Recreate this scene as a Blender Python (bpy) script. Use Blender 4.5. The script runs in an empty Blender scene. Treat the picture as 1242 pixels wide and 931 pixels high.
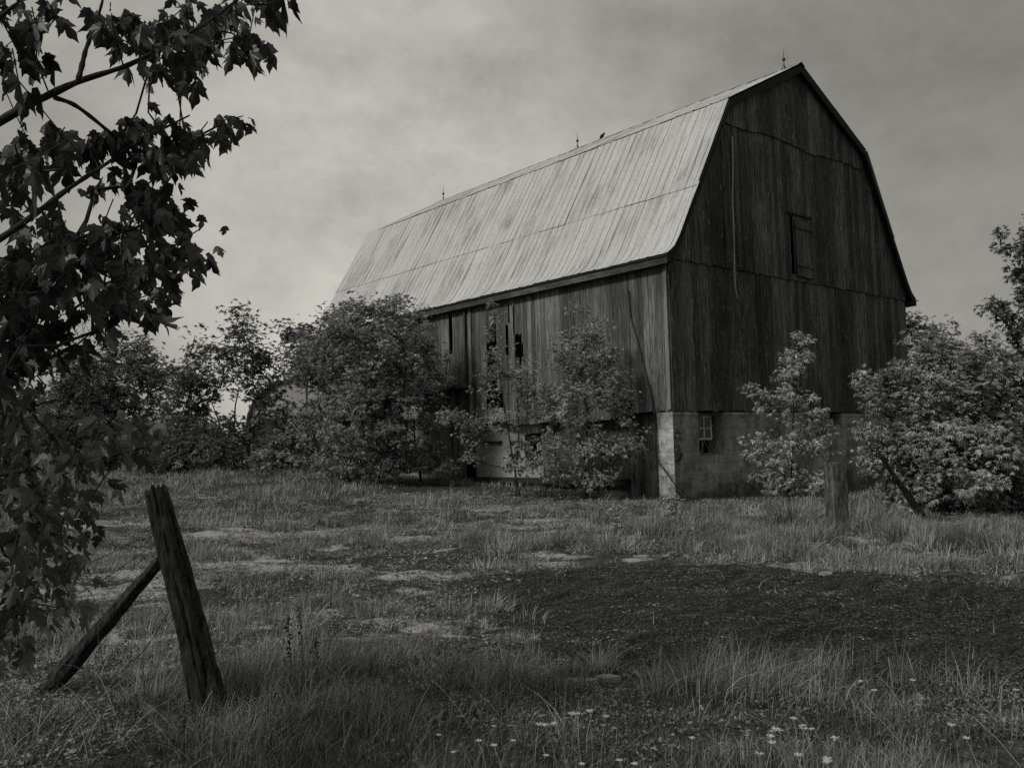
import bpy, math, random
import numpy as np
from mathutils import Matrix, Vector
random.seed(7); rng = np.random.default_rng(7)
R = math.radians
scn = bpy.context.scene
COL = scn.collection

# ------------------------------------------------------------------ camera
FPX = 1080.8
CAM = np.array([-16.949, -13.918, 1.385])
_ya, _pi, _ro = R(40.431), R(3.996), R(-1.466)
FW = np.array([math.sin(_ya)*math.cos(_pi), math.cos(_ya)*math.cos(_pi), math.sin(_pi)])
_r = np.array([math.cos(_ya), -math.sin(_ya), 0.0]); _u = np.cross(_r, FW)
RT = _r*math.cos(_ro)+_u*math.sin(_ro); UP = -_r*math.sin(_ro)+_u*math.cos(_ro)
cam = bpy.data.cameras.new('camera'); camo = bpy.data.objects.new('camera', cam); COL.objects.link(camo)
camo.matrix_world = Matrix(((RT[0], UP[0], -FW[0], CAM[0]), (RT[1], UP[1], -FW[1], CAM[1]), (RT[2], UP[2], -FW[2], CAM[2]), (0, 0, 0, 1)))
cam.sensor_width = 36; cam.lens = FPX/1242*36; cam.clip_end = 3000; cam.clip_start = 0.05
scn.camera = camo

def sst(a, b, x):
    t = np.clip((np.asarray(x, float)-a)/(b-a), 0, 1); return t*t*(3-2*t)
# ------------------------------------------------------------------ numpy noise
_perm = rng.random((256, 256))
def vnoise(x, y):
    x = np.asarray(x, float); y = np.asarray(y, float)
    xi = np.floor(x).astype(int); yi = np.floor(y).astype(int); fx = x-xi; fy = y-yi
    fx = fx*fx*(3-2*fx); fy = fy*fy*(3-2*fy)
    g = lambda a, b: _perm[a & 255, b & 255]
    return (g(xi, yi)*(1-fx)+g(xi+1, yi)*fx)*(1-fy)+(g(xi, yi+1)*(1-fx)+g(xi+1, yi+1)*fx)*fy
def fbm(x, y, o=4):
    s = 0; a = .5; t = 0
    for k in range(o):
        s = s+a*vnoise(x*2**k+17.3*k, y*2**k+5.1*k); t += a; a *= .5
    return s/t
def height(x, y):
    x = np.asarray(x, float); y = np.asarray(y, float)
    h = .62*sst(0, 16, y)
    h = h-.28*sst(2, 8, x)*(1-sst(0, 7, y))
    h = h-.16*np.exp(-((x-1.5)**2/8+(y+1.2)**2/3))
    nr = np.clip((60-np.hypot(x+8, y+4))/20, 0, 1)
    return h+.10*(fbm(x*.35, y*.35, 3)-.5)+.13*nr*(fbm(x*1.5+9, y*1.5, 4)-.5)
def ray(px, py): return FW+RT*(px-621)/FPX-UP*(py-465.5)/FPX
def at(px, py, t): return CAM+ray(px, py)*t
def gnd(px, py):
    d = ray(px, py); t = 2.0
    while t < 90:
        p = CAM+d*t
        if p[2] < height(p[0], p[1]): return np.array([p[0], p[1], float(height(p[0], p[1]))])
        t *= 1.006
    return CAM+d*t
def onx(px, py, x=0.0):
    d = ray(px, py); return CAM+d*((x-CAM[0])/d[0])
def ony(px, py, y=0.0):
    d = ray(px, py); return CAM+d*((y-CAM[1])/d[1])

# ------------------------------------------------------------------ materials
def newmat(name):
    m = bpy.data.materials.new(name); m.use_nodes = True
    nt = m.node_tree; return m, nt, nt.nodes['Principled BSDF']
def N(nt, t, **kw):
    n = nt.nodes.new(t)
    for k, v in kw.items(): setattr(n, k, v)
    return n
def L(nt, a, b): nt.links.new(a, b)
def coords(nt, scale=(1, 1, 1), which='Object'):
    tc = N(nt, 'ShaderNodeTexCoord'); mp = N(nt, 'ShaderNodeMapping')
    mp.inputs['Scale'].default_value = scale
    L(nt, tc.outputs[which], mp.inputs['Vector']); return mp.outputs['Vector']
def noise(nt, vec, sc, det=4, rough=.6):
    n = N(nt, 'ShaderNodeTexNoise'); n.inputs['Scale'].default_value = sc
    n.inputs['Detail'].default_value = det; n.inputs['Roughness'].default_value = rough
    L(nt, vec, n.inputs['Vector']); return n.outputs['Fac']
def ramp(nt, fac, stops):
    r = N(nt, 'ShaderNodeValToRGB'); e = r.color_ramp.elements
    while len(e) < len(stops): e.new(.5)
    for el, (p, v) in zip(e, stops):
        el.position = p; el.color = (v, v, v, 1)
    L(nt, fac, r.inputs['Fac']); return r.outputs['Color']
def mul(nt, a, b):
    n = N(nt, 'ShaderNodeMath', operation='MULTIPLY')
    for s, i in ((a, 0), (b, 1)):
        if isinstance(s, (int, float)): n.inputs[i].default_value = s
        else: L(nt, s, n.inputs[i])
    return n.outputs[0]
def op(nt, o, a, b=0.0):
    n = N(nt, 'ShaderNodeMath', operation=o)
    for s, i in ((a, 0), (b, 1)):
        if isinstance(s, (int, float)): n.inputs[i].default_value = s
        else: L(nt, s, n.inputs[i])
    return n.outputs[0]
def mixv(nt, f, a, b):
    n = N(nt, 'ShaderNodeMix', data_type='FLOAT')
    for s, i in ((f, 0), (a, 2), (b, 3)):
        if isinstance(s, (int, float)): n.inputs[i].default_value = s
        else: L(nt, s, n.inputs[i])
    return n.outputs[0]
def bump(nt, bs, h, st=.5, dist=.02):
    b = N(nt, 'ShaderNodeBump'); b.inputs['Strength'].default_value = st; b.inputs['Distance'].default_value = dist
    L(nt, h, b.inputs['Height']); L(nt, b.outputs['Normal'], bs.inputs['Normal'])
def island(nt):
    return N(nt, 'ShaderNodeNewGeometry').outputs['Random Per Island']

def mat_wood(name, lo, hi, rough=.85, grain=(9, 9, .55), fleck=0.0, spec=.25):
    """weathered boards, grain runs along z"""
    m, nt, bs = newmat(name)
    v = coords(nt, grain); isl = island(nt)
    g = noise(nt, v, 6, 6, .7)
    big = noise(nt, coords(nt, (1, 1, .35)), .7, 4, .6)
    g2 = noise(nt, coords(nt, (grain[0]*.38, grain[1]*.38, grain[2]*.4)), 6, 4, .6)
    base = mixv(nt, ramp(nt, op(nt, 'ADD', mul(nt, g, .55), mul(nt, g2, .45)), [(.40, 0), (.60, 1)]), lo, hi)
    base = mul(nt, base, mixv(nt, isl, .5, 1.5))
    base = mul(nt, base, ramp(nt, big, [(.36, .5), (.62, 1.1)]))
    knots = noise(nt, coords(nt, (5, 5, 1.6)), 3, 2, .5)
    base = mul(nt, base, ramp(nt, knots, [(.2, .25), (.36, 1)]))
    if fleck:
        fl = noise(nt, coords(nt, (30, 30, 4.2)), 1.0, 2, .4)
        base = op(nt, 'ADD', base, mul(nt, ramp(nt, fl, [(.665, 0), (.69, 1)]), fleck))
    L(nt, base, bs.inputs['Base Color']); bs.inputs['Roughness'].default_value = rough
    bs.inputs['Specular IOR Level'].default_value = spec
    bump(nt, bs, g, .6, .012); return m
def mat_plain(name, v, rough=.8, sc=8, var=.35, st=.4, dist=.01, spec=.3):
    m, nt, bs = newmat(name); c = coords(nt)
    n = noise(nt, c, sc, 6, .65); n2 = noise(nt, c, sc*.13, 3, .5)
    b = mul(nt, mul(nt, mixv(nt, n, v*(1-var), v*(1+var)), ramp(nt, n2, [(.3, .65), (.7, 1.15)])), 1.0)
    L(nt, b, bs.inputs['Base Color']); bs.inputs['Roughness'].default_value = rough
    bs.inputs['Specular IOR Level'].default_value = spec
    bump(nt, bs, n, st, dist); return m
def mat_leaf(name, v, rough=.5, trans=.25, spec=.4, var=.5):
    m, nt, bs = newmat(name); isl = island(nt)
    c = noise(nt, coords(nt), 1.6, 3, .6)
    b = mul(nt, mixv(nt, isl, v*(1-var), v*(1+var)), ramp(nt, c, [(.36, .5), (.62, 1.45)]))
    L(nt, b, bs.inputs['Base Color']); bs.inputs['Roughness'].default_value = rough
    bs.inputs['Specular IOR Level'].default_value = spec
    tr = N(nt, 'ShaderNodeBsdfTranslucent'); mx = N(nt, 'ShaderNodeMixShader'); mx.inputs[0].default_value = trans
    L(nt, mul(nt, b, 1.1), tr.inputs['Color'])
    out = nt.nodes['Material Output']; L(nt, bs.outputs[0], mx.inputs[1]); L(nt, tr.outputs[0], mx.inputs[2]); L(nt, mx.outputs[0], out.inputs['Surface'])
    return m
def mat_roof():
    m, nt, bs = newmat('galvanised_roof')
    uv = N(nt, 'ShaderNodeUVMap'); uv.uv_map = 'uv'
    def mp(s):
        n = N(nt, 'ShaderNodeMapping'); n.inputs['Scale'].default_value = s; L(nt, uv.outputs[0], n.inputs['Vector']); return n.outputs[0]
    isl = island(nt)
    st = noise(nt, mp((9, .45, 1)), 1, 6, .75)
    st2 = noise(nt, mp((26, 1.1, 1)), 1, 4, .7)
    bl = noise(nt, mp((.55, .5, 1)), 1, 4, .6)
    sp = noise(nt, mp((14, 9, 1)), 1, 5, .7)
    b = mixv(nt, ramp(nt, st, [(.28, 0), (.52, 1)]), .38, .50)
    b = mul(nt, b, ramp(nt, st2, [(.30, .72), (.46, 1)]))
    b = mul(nt, b, mixv(nt, isl, .95, 1.05))
    rust = mul(nt, ramp(nt, bl, [(.46, 0), (.62, 1)]), ramp(nt, st, [(.38, 1), (.56, 0)]))
    b = mul(nt, b, mixv(nt, rust, 1, .42))
    b = mul(nt, b, ramp(nt, sp, [(.3, .7), (.5, 1.0)]))
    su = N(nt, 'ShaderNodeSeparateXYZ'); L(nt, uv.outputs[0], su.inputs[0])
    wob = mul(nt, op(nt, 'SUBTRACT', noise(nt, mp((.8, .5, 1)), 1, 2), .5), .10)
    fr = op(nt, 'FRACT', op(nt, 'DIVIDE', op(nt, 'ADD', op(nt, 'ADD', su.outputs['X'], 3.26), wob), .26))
    ln = ramp(nt, fr, [(0, 1), (.08, .9), (.14, 0), (1, 0)])  # dark lines at the crimps: dirt, plus shading painted in
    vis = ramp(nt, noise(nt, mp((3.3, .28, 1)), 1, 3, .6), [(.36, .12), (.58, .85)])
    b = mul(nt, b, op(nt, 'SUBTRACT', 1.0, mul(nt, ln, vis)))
    L(nt, b, bs.inputs['Base Color']); bs.inputs['Metallic'].default_value = .0
    bs.inputs['Roughness'].default_value = .62; bs.inputs['Specular IOR Level'].default_value = .35
    bump(nt, bs, st2, .25, .01); return m
def mat_concrete(name, v, seam=.29):
    m, nt, bs = newmat(name); c = coords(nt)
    n = noise(nt, c, 5, 7, .7); n2 = noise(nt, coords(nt, (1, 1, .5)), 1.3, 4, .6)
    b = mul(nt, mixv(nt, ramp(nt, n, [(.3, 0), (.7, 1)]), v*.6, v*1.3), ramp(nt, n2, [(.32, .45), (.62, 1.1)]))
    sx = N(nt, 'ShaderNodeSeparateXYZ'); L(nt, c, sx.inputs[0])
    wz = op(nt, 'ADD', sx.outputs['Z'], mul(nt, noise(nt, c, 2.0, 3), .05))
    fr = op(nt, 'FRACT', op(nt, 'DIVIDE', wz, seam))
    line = ramp(nt, fr, [(0, .35), (.035, 1), (1, 1)])
    b = mul(nt, b, mixv(nt, .75, 1, line))
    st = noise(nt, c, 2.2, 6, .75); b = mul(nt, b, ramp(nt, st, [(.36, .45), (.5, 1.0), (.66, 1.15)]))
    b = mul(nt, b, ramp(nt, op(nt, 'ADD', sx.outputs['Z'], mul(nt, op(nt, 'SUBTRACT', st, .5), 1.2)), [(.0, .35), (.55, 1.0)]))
    L(nt, b, bs.inputs['Base Color']); bs.inputs['Roughness'].default_value = .9
    bs.inputs['Specular IOR Level'].default_value = .2
    bump(nt, bs, op(nt, 'ADD', mul(nt, n, .6), line), .5, .02); return m
def mat_ground():
    m, nt, bs = newmat('ground_soil'); c = coords(nt)
    ab = N(nt, 'ShaderNodeAttribute', attribute_name='bare'); ag = N(nt, 'ShaderNodeAttribute', attribute_name='gravel')
    n = noise(nt, c, 7, 8, .7); n2 = noise(nt, c, 45, 4, .7)
    vo = N(nt, 'ShaderNodeTexVoronoi'); vo.inputs['Scale'].default_value = 75; L(nt, c, vo.inputs['Vector'])
    cell = N(nt, 'ShaderNodeSeparateColor'); L(nt, vo.outputs['Color'], cell.inputs[0])
    soil = mixv(nt, ramp(nt, n, [(.35, 0), (.66, 1)]), .018, .12); soil = mul(nt, soil, mixv(nt, n2, .5, 1.5))
    grav = mixv(nt, ramp(nt, cell.outputs[0], [(.45, 0), (.99, 1)]), .016, .13); grav = mul(nt, grav, ramp(nt, noise(nt, coords(nt, (1.2, 3.6, 1)), 2.2, 5, .65), [(.36, .45), (.62, 1.25)]))
    dry = mul(nt, mixv(nt, n2, .28, .64), ramp(nt, n, [(.3, .6), (.6, 1.1)]))
    b = mixv(nt, ag.outputs['Fac'], soil, grav)
    bb = op(nt, 'ADD', ab.outputs['Fac'], op(nt, 'ADD', mul(nt, op(nt, 'SUBTRACT', n2, .5), .6), mul(nt, op(nt, 'SUBTRACT', n, .5), 1.5)))
    b = mixv(nt, ramp(nt, bb, [(.22, 0), (.72, 1)]), b, dry)
    L(nt, b, bs.inputs['Base Color']); bs.inputs['Roughness'].default_value = .95
    bs.inputs['Specular IOR Level'].default_value = .15
    h = op(nt, 'ADD', mul(nt, vo.outputs['Distance'], 1.0), mul(nt, n2, .7))
    bump(nt, bs, op(nt, 'ADD', h, mul(nt, n, 2.0)), .9, .03); return m

M = {}
M['gable'] = mat_wood('gable_boards', .016, .14, fleck=.16)
M['side'] = mat_wood('side_boards', .045, .19)
M['pale_wood'] = mat_wood('pale_boards', .15, .30)
M['dark_wood'] = mat_wood('dark_timber', .012, .035)
M['door_wood'] = mat_wood('door_boards', .035, .12)
M['rake'] = mat_plain('rake_boards', .016, .9)
M['fascia'] = mat_wood('fascia_board', .04, .10, grain=(3, .6, 3))
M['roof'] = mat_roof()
M['rust'] = mat_plain('rusty_metal', .05, .7)
M['conc'] = mat_concrete('foundation_concrete', .29)
M['conc_pale'] = mat_concrete('pale_lit_concrete', .52)  # paler concrete; on the pier its tone carries the sunlight
M['dark_stone'] = mat_plain('dark_stone', .07, .9, 4, .6)
M['plaster'] = mat_plain('old_plaster', .32, .9, 3, .5)
M['post'] = mat_wood('post_wood', .003, .085, grain=(13, 13, 3.0))
M['bark'] = mat_plain('bark', .03, .95, 12, .6, .8, .02)
M['twig'] = mat_plain('pale_twig', .09, .9, 12, .4)
M['soil'] = mat_ground()
M['glass'], _nt, _b = newmat('dusty_glass'); _b.inputs['Base Color'].default_value = (.05, .05, .05, 1); _b.inputs['Roughness'].default_value = .25
M['frame'] = mat_plain('window_paint', .3, .8, 20, .5)
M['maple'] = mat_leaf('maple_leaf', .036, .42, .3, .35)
M['maple_low'] = mat_leaf('maple_lit_low_leaf', .075, .45, .35, .35)  # same maple; light on the low clusters put into a paler tone
M['leafA'] = mat_leaf('dark_tree_leaf', .15, .5, .2)
M['leafB'] = mat_leaf('elder_leaf', .27, .48, .22)
M['leafC'] = mat_leaf('sapling_leaf', .36, .42, .28)
M['grass'] = mat_leaf('grass_blade', .235, .6, .3, .25, .85)
M['grass_near'] = mat_leaf('near_grass_blade', .165, .6, .28, .25, .9)
M['straw'] = mat_plain('straw', .30, .8)
M['petal'] = mat_plain('pale_petal', .45, .7, 30, .2)
M['pebble'], _nt, _b = newmat('pebble')
_v = mul(_nt, island(_nt), island(_nt)); _v = mul(_nt, _v, _v)
L(_nt, mixv(_nt, _v, .02, .36), _b.inputs['Base Color']); _b.inputs['Roughness'].default_value = .85
M['slab'] = mat_plain('flat_slab', .24, .9, 9, .5, .6, .01)
M['barn_white'] = mat_plain('pale_sheet_metal', .36, .6, 2, .2)
M['wire'] = mat_plain('rusted_wire', .03, .7)
M['bird'] = mat_plain('dark_feather', .01, .6)
M['rope'] = mat_plain('pale_rope', .4, .9)
M['farwood'] = mat_wood('shed_boards', .05, .14)
M['hill'] = mat_plain('far_field', .05, 1, .5, .3)

# ------------------------------------------------------------------ object helpers
def tag(o, label=None, cat=None, group=None, kind=None):
    if label: o['label'] = label
    if cat: o['category'] = cat
    if group: o['group'] = group
    if kind: o['kind'] = kind
    return o
def empty(name, loc, label, cat, group=None):
    o = bpy.data.objects.new(name, None); COL.objects.link(o); o.location = [float(a) for a in loc]
    o.empty_display_size = .2
    return tag(o, label, cat, group)
def mesh_obj(name, V, F, mat, parent=None, loc=None, smooth=False, uv=None):
    """V (n,3) world coordinates unless loc is given; F list of arrays (m,k)"""
    V = np.asarray(V, np.float32)
    if isinstance(F, np.ndarray): F = [F]
    me = bpy.data.meshes.new(name)
    me.vertices.add(len(V))
    off = np.zeros(3, np.float32)
    if parent is not None: off = np.array(parent_loc(parent), np.float32)
    elif loc is not None: off = np.array(loc, np.float32)
    me.vertices.foreach_set('co', (V-off).ravel())
    lens = np.concatenate([np.full(len(f), f.shape[1], np.int32) for f in F])
    idx = np.concatenate([f.ravel() for f in F]).astype(np.int32)
    me.loops.add(len(idx)); me.loops.foreach_set('vertex_index', idx)
    me.polygons.add(len(lens))
    st = np.concatenate([[0], np.cumsum(lens)[:-1]]).astype(np.int32)
    me.polygons.foreach_set('loop_start', st); me.polygons.foreach_set('loop_total', lens)
    me.polygons.foreach_set('use_smooth', np.full(len(lens), bool(smooth)))
    if uv is not None:
        l = me.uv_layers.new(name='uv'); l.data.foreach_set('uv', np.asarray(uv, np.float32)[idx].ravel())
    me.materials.append(mat)
    me.update(calc_edges=True); me.validate()
    o = bpy.data.objects.new(name, me); COL.objects.link(o)
    if parent is not None: o.parent = parent
    elif loc is not None: o.location = [float(a) for a in loc]
    return o
def parent_loc(p):
    v = np.zeros(3)
    while p is not None:
        v = v+np.array(p.location); p = p.parent
    return v
class MB:
    """collects boxes, prisms and tubes into one mesh"""
    def __init__(s): s.V = []; s.Q = []; s.T = []; s.n = 0
    def add(s, V, Q=None, T=None):
        V = np.asarray(V, float).reshape(-1, 3)
        if Q is not None and len(Q): s.Q.append(np.asarray(Q)+s.n)
        if T is not None and len(T): s.T.append(np.asarray(T)+s.n)
        s.V.append(V); s.n += len(V); return s
    BQ = np.array([[0, 3, 2, 1], [4, 5, 6, 7], [0, 1, 5, 4], [1, 2, 6, 5], [2, 3, 7, 6], [3, 0, 4, 7]])
    def hexa(s, P): return s.add(P, s.BQ)
    def box(s, x0, x1, y0, y1, z0, z1):
        return s.hexa([(x0, y0, z0), (x1, y0, z0), (x1, y1, z0), (x0, y1, z0), (x0, y0, z1), (x1, y0, z1), (x1, y1, z1), (x0, y1, z1)])
    def tube(s, P, r, k=6, cap=True, jit=0):
        P = np.asarray(P, float); n = len(P); r = np.broadcast_to(r, (n,))
        T = np.gradient(P, axis=0); T /= np.linalg.norm(T, axis=1)[:, None]+1e-9
        ref = np.array([0, 0, 1.]) if abs(T[0, 2]) < .9 else np.array([1., 0, 0])
        ring = []
        a = np.arange(k)/k*2*math.pi
        for i in range(n):
            A = np.cross(T[i], ref); A /= np.linalg.norm(A)+1e-9; B = np.cross(T[i], A)
            rr = r[i]*(1+(rng.random(k)-.5)*jit)
            ring.append(P[i]+(np.cos(a)*rr)[:, None]*A+(np.sin(a)*rr)[:, None]*B)
        V = np.concatenate(ring); Q = []
        for i in range(n-1):
            b = i*k; j = np.arange(k); j2 = (j+1) % k
            Q.append(np.stack([b+j, b+j2, b+k+j2, b+k+j], 1))
        T3 = []
        if cap:
            V = np.concatenate([V, P[:1], P[-1:]]); c0 = n*k; c1 = c0+1
            for j in range(k):
                T3.append((c0, (j+1) % k, j)); T3.append((c1, (n-1)*k+j, (n-1)*k+(j+1) % k))
        return s.add(V, np.concatenate(Q), T3)
    def build(s, name, mat, parent=None, loc=None, smooth=False):
        F = []
        if s.Q: F.append(np.concatenate(s.Q))
        if s.T: F.append(np.concatenate(s.T))
        return mesh_obj(name, np.concatenate(s.V), F, mat, parent, loc, smooth)

# ------------------------------------------------------------------ ground
def poly_px(pts): return np.array([gnd(*p)[:2] for p in pts])
def inside(poly, x, y):
    c = np.zeros(np.shape(x), bool); n = len(poly)
    for i in range(n):
        x0, y0 = poly[i]; x1, y1 = poly[(i+1) % n]
        cond = ((y0 > y) != (y1 > y)); t = (x1-x0)*(y-y0)/((y1-y0) if y1 != y0 else 1e-9)+x0
        c ^= cond & (x < t)
    return c
GRAV = poly_px([(560, 706), (700, 690), (800, 684), (960, 690), (1110, 700), (1290, 705), (1500, 760), (1420, 860), (1242, 832), (1080, 812), (960, 800), (820, 800), (720, 800), (650, 782), (585, 742)])
LITTER = poly_px([(-120, 790), (0, 720), (100, 690), (240, 680), (520, 668), (640, 700), (590, 745), (420, 765), (300, 790), (150, 800), (0, 830), (-100, 850)])
def spot(px, py, wx, wy):
    c = gnd(px, py); e = gnd(px+wx, py)-c; f = gnd(px, py+wy)-c
    return c[:2], e[:2], f[:2]
SPOTS = [spot(*a) for a in [(145, 697, 60, 9), (130, 658, 34, 5), (330, 688, 46, 8), (240, 648, 20, 4), (262, 665, 26, 4), (310, 676, 30, 5),
    (350, 772, 75, 8), (455, 765, 40, 5), (200, 812, 60, 10), (60, 826, 60, 8), (680, 672, 42, 5), (875, 654, 42, 5), (778, 676, 18, 3),
    (650, 684, 40, 5), (520, 800, 40, 6), (860, 628, 30, 3), (560, 765, 60, 7), (150, 738, 50, 6), (300, 640, 34, 3), (100, 672, 60, 5), (175, 706, 60, 7), (385, 690, 50, 6), (395, 664, 40, 4), (250, 690, 40, 5), (480, 700, 40, 5), (285, 770, 34, 8), (420, 655, 30, 3), (540, 668, 34, 4), (95, 640, 40, 3), (205, 632, 30, 3), (600, 688, 30, 4), (450, 725, 60, 4), (160, 775, 60, 8)]]
def masks(x, y):
    wx = x+(fbm(x*1.7, y*1.7, 4)-.5)*1.3; wy = y+(fbm(x*1.7+40, y*1.7, 4)-.5)*1.3
    g = inside(GRAV, wx, wy).astype(float); l = inside(LITTER, wx, wy).astype(float)
    b = np.zeros(np.shape(x))
    for c, e, f in SPOTS:
        D = e[0]*f[1]-e[1]*f[0]; dx = wx*.8+x*.2-c[0]; dy = wy*.8+y*.2-c[1]
        a = (dx*f[1]-dy*f[0])/D; q = (e[0]*dy-e[1]*dx)/D
        b = np.maximum(b, .95*(1-sst(.3, 1.45, np.sqrt(a*a+q*q))))
    sa = x*RT[0]+y*RT[1]; sb = x*FW[0]+y*FW[1]
    b = b*np.clip((fbm(sa*.9, sb*3.2, 4)-.34)*5, .0, 1)+.55*np.clip((fbm(sa*.35+70, sb*1.3+20, 4)-.52)*7, 0, 1)*(1-g)*(np.hypot(x-CAM[0], y-CAM[1]) < 24)
    return g, l, np.clip(b, 0, 1)
def axis(lo, hi, c0, c1, fine, grow=1.12):
    a = list(np.arange(c0, c1, fine)); s = fine
    while a[-1] < hi: s *= grow; a.append(a[-1]+s)
    s = fine; b = [a[0]]
    while b[-1] > lo: s *= grow; b.append(b[-1]-s)
    return np.array(sorted(set(b[1:]+a)))
xs = axis(-900, 900, -18, 3, .085); ys = axis(-900, 900, -14, 9, .085)
X, Y = np.meshgrid(xs, ys, indexing='ij')
Z = height(X, Y)
far = np.hypot(X+5, Y)
Z = Z+sst(60, 600, far)*2.0*(fbm(X*.004, Y*.004, 2)-.2)
g, l, b = masks(X, Y)
ruts = .10*(fbm((X*RT[0]+Y*RT[1])*.55+4, (X*FW[0]+Y*FW[1])*3.4+2, 4)-.5)*g
Z = Z+ruts+.035*(fbm(X*5, Y*5, 2)-.5)
nx, ny = X.shape
V = np.stack([X.ravel(), Y.ravel(), Z.ravel()], 1)
ii = (np.arange(nx-1)[:, None]*ny+np.arange(ny-1)[None]).ravel()
Fq = np.stack([ii, ii+ny, ii+ny+1, ii+1], 1)
go = mesh_obj('ground', V, Fq, M['soil'], smooth=True); tag(go, kind='structure')
for nm, val in (('bare', b), ('gravel', np.clip(g+l*.6, 0, 1))):
    a = go.data.attributes.new(nm, 'FLOAT', 'POINT'); a.data.foreach_set('value', val.ravel().astype(np.float32))

# ------------------------------------------------------------------ grass
def blades(name, x, y, h, w, mat, lean=.5, seg=3, label=None, cat=None, sink=.02, fan=None):
    n = len(x); z = height(x, y)-sink
    a = rng.random(n)*2*math.pi
    hd = np.stack([np.cos(a), np.sin(a)], 1)
    la = rng.random(n)*2*math.pi if fan is None else fan+rng.normal(size=n)*.7
    ld = np.stack([np.cos(la), np.sin(la)], 1)*((rng.random(n)**1.5)*lean*h)[:, None]
    ld += np.array([.22, -.10])*h[:, None]*rng.random(n)[:, None]
    V = np.zeros((n, seg*2+1, 3), np.float32)
    for k in range(seg+1):
        t = k/seg
        cx = x+ld[:, 0]*t*t; cy = y+ld[:, 1]*t*t
        cz = z+h*(t-.18*t*t*np.minimum(1, np.linalg.norm(ld, axis=1)/h)*1.6)
        ww = w*.5*(1-t**1.6)
        if k < seg:
            V[:, 2*k, 0] = cx-hd[:, 0]*ww; V[:, 2*k, 1] = cy-hd[:, 1]*ww; V[:, 2*k, 2] = cz
            V[:, 2*k+1, 0] = cx+hd[:, 0]*ww; V[:, 2*k+1, 1] = cy+hd[:, 1]*ww; V[:, 2*k+1, 2] = cz
        else:
            V[:, 2*k, 0] = cx; V[:, 2*k, 1] = cy; V[:, 2*k, 2] = cz
    base = (np.arange(n)*(seg*2+1))[:, None]
    Q = [base+np.array([[2*k, 2*k+1, 2*k+3, 2*k+2]]) for k in range(seg-1)]
    T = base+np.array([[2*seg-2, 2*seg-1, 2*seg]])
    Fs = ([np.concatenate(Q)] if Q else [])+[T]
    o = mesh_obj(name, V.reshape(-1, 3), Fs, mat)
    return tag(o, label, cat, None, 'stuff')
def sector(n, t0, t1, a0=-37, a1=37, pw=.5):
    """points on the ground in the wedge the photograph looks over, between two distances"""
    u = rng.random(n); t = np.sqrt(t0*t0+u*(t1*t1-t0*t0)) if pw == .5 else t0+(t1-t0)*u
    a = _ya+np.radians(a0+(a1-a0)*rng.random(n))
    return CAM[0]+np.sin(a)*t, CAM[1]+np.cos(a)*t
NOGRASS = [(-.1, 12.4, .1, 18.0)]
def cull_barn(x, y): return ~((x > -.0) & (x < 12.3) & (y > .0) & (y < 17.9))
FG = poly_px([(-200, 1100), (-200, 850), (0, 838), (90, 825), (250, 800), (330, 790), (420, 780), (520, 775), (560, 800), (640, 800), (740, 835), (800, 815), (900, 800), (1000, 812), (1242, 838), (1500, 870), (1700, 1100)])
def tall(x, y): return inside(FG, x+(fbm(x*2.3, y*2.3, 2)-.5)*.5, y+(fbm(x*2.3+5, y*2.3+8, 2)-.5)*.5)
# near grass, foreground verge
x, y = sector(250000, 1.8, 7.5, -46, 44)
g, l, b = masks(x, y); tl = tall(x, y)
den = fbm(x*1.6+3, y*1.6, 3)
keep = tl & (rng.random(len(x)) < np.clip(.25+2.2*(den-.35), .12, 1)) & (b < .5)
x, y = x[keep], y[keep]; t_ = fbm(x*1.1+7, y*1.1+3, 3)
h = (.05+.20*np.clip((t_-.34)/.4, 0, 1)**1.6)*(.35+1.0*rng.random(len(x)))
blades('grass', x, y, h, .0028+.0034*rng.random(len(x)), M['grass_near'], 1.3, 4)
# broader weeds / herb leaves low in the near grass
# tussocks
def tussocks(name, pts, mat, lean=.8):
    X_, Y_, H_, W_, A_ = [], [], [], [], []
    for (px, py, rad, hh, n) in pts:
        c = gnd(px, py) if px is not None else py
        r = rad*np.sqrt(rng.random(n))*.8; a = rng.random(n)*2*math.pi
        n = int(n*.8); r = rad*rng.random(n)**.8*.85; a = rng.random(n)*2*math.pi
        X_.append(c[0]+r*np.cos(a)); Y_.append(c[1]+r*np.sin(a)); A_.append(a)
        H_.append(1.12*hh*(.25+.85*rng.random(n)**1.2)*(1-.35*r/rad)); d = np.linalg.norm(c-CAM)
        W_.append(np.full(n, max(.0048, d*.0009)))
    blades(name, np.concatenate(X_), np.concatenate(Y_), np.concatenate(H_), np.concatenate(W_), mat, lean, 4, fan=np.concatenate(A_))
tussocks('tall_grass', [(850, 838, .22, .44, 420), (905, 835, .26, .40, 480), (945, 842, .16, .34, 200), (800, 842, .15, .36, 150), (730, 812, .14, .24, 260), (610, 835, .20, .30, 380), (560, 815, .2, .22, 300),
    (690, 900, .12, .34, 60), (480, 800, .25, .26, 420), (380, 815, .3, .28, 520), (430, 812, .25, .30, 420), (320, 810, .2, .26, 300), (240, 905, .25, .3, 300), (300, 905, .2, .3, 200),
    (180, 850, .2, .3, 260), (520, 800, .2, .22, 300), (640, 800, .14, .2, 120), (1000, 850, .2, .22, 200)], M['grass'], 1.5)
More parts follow.
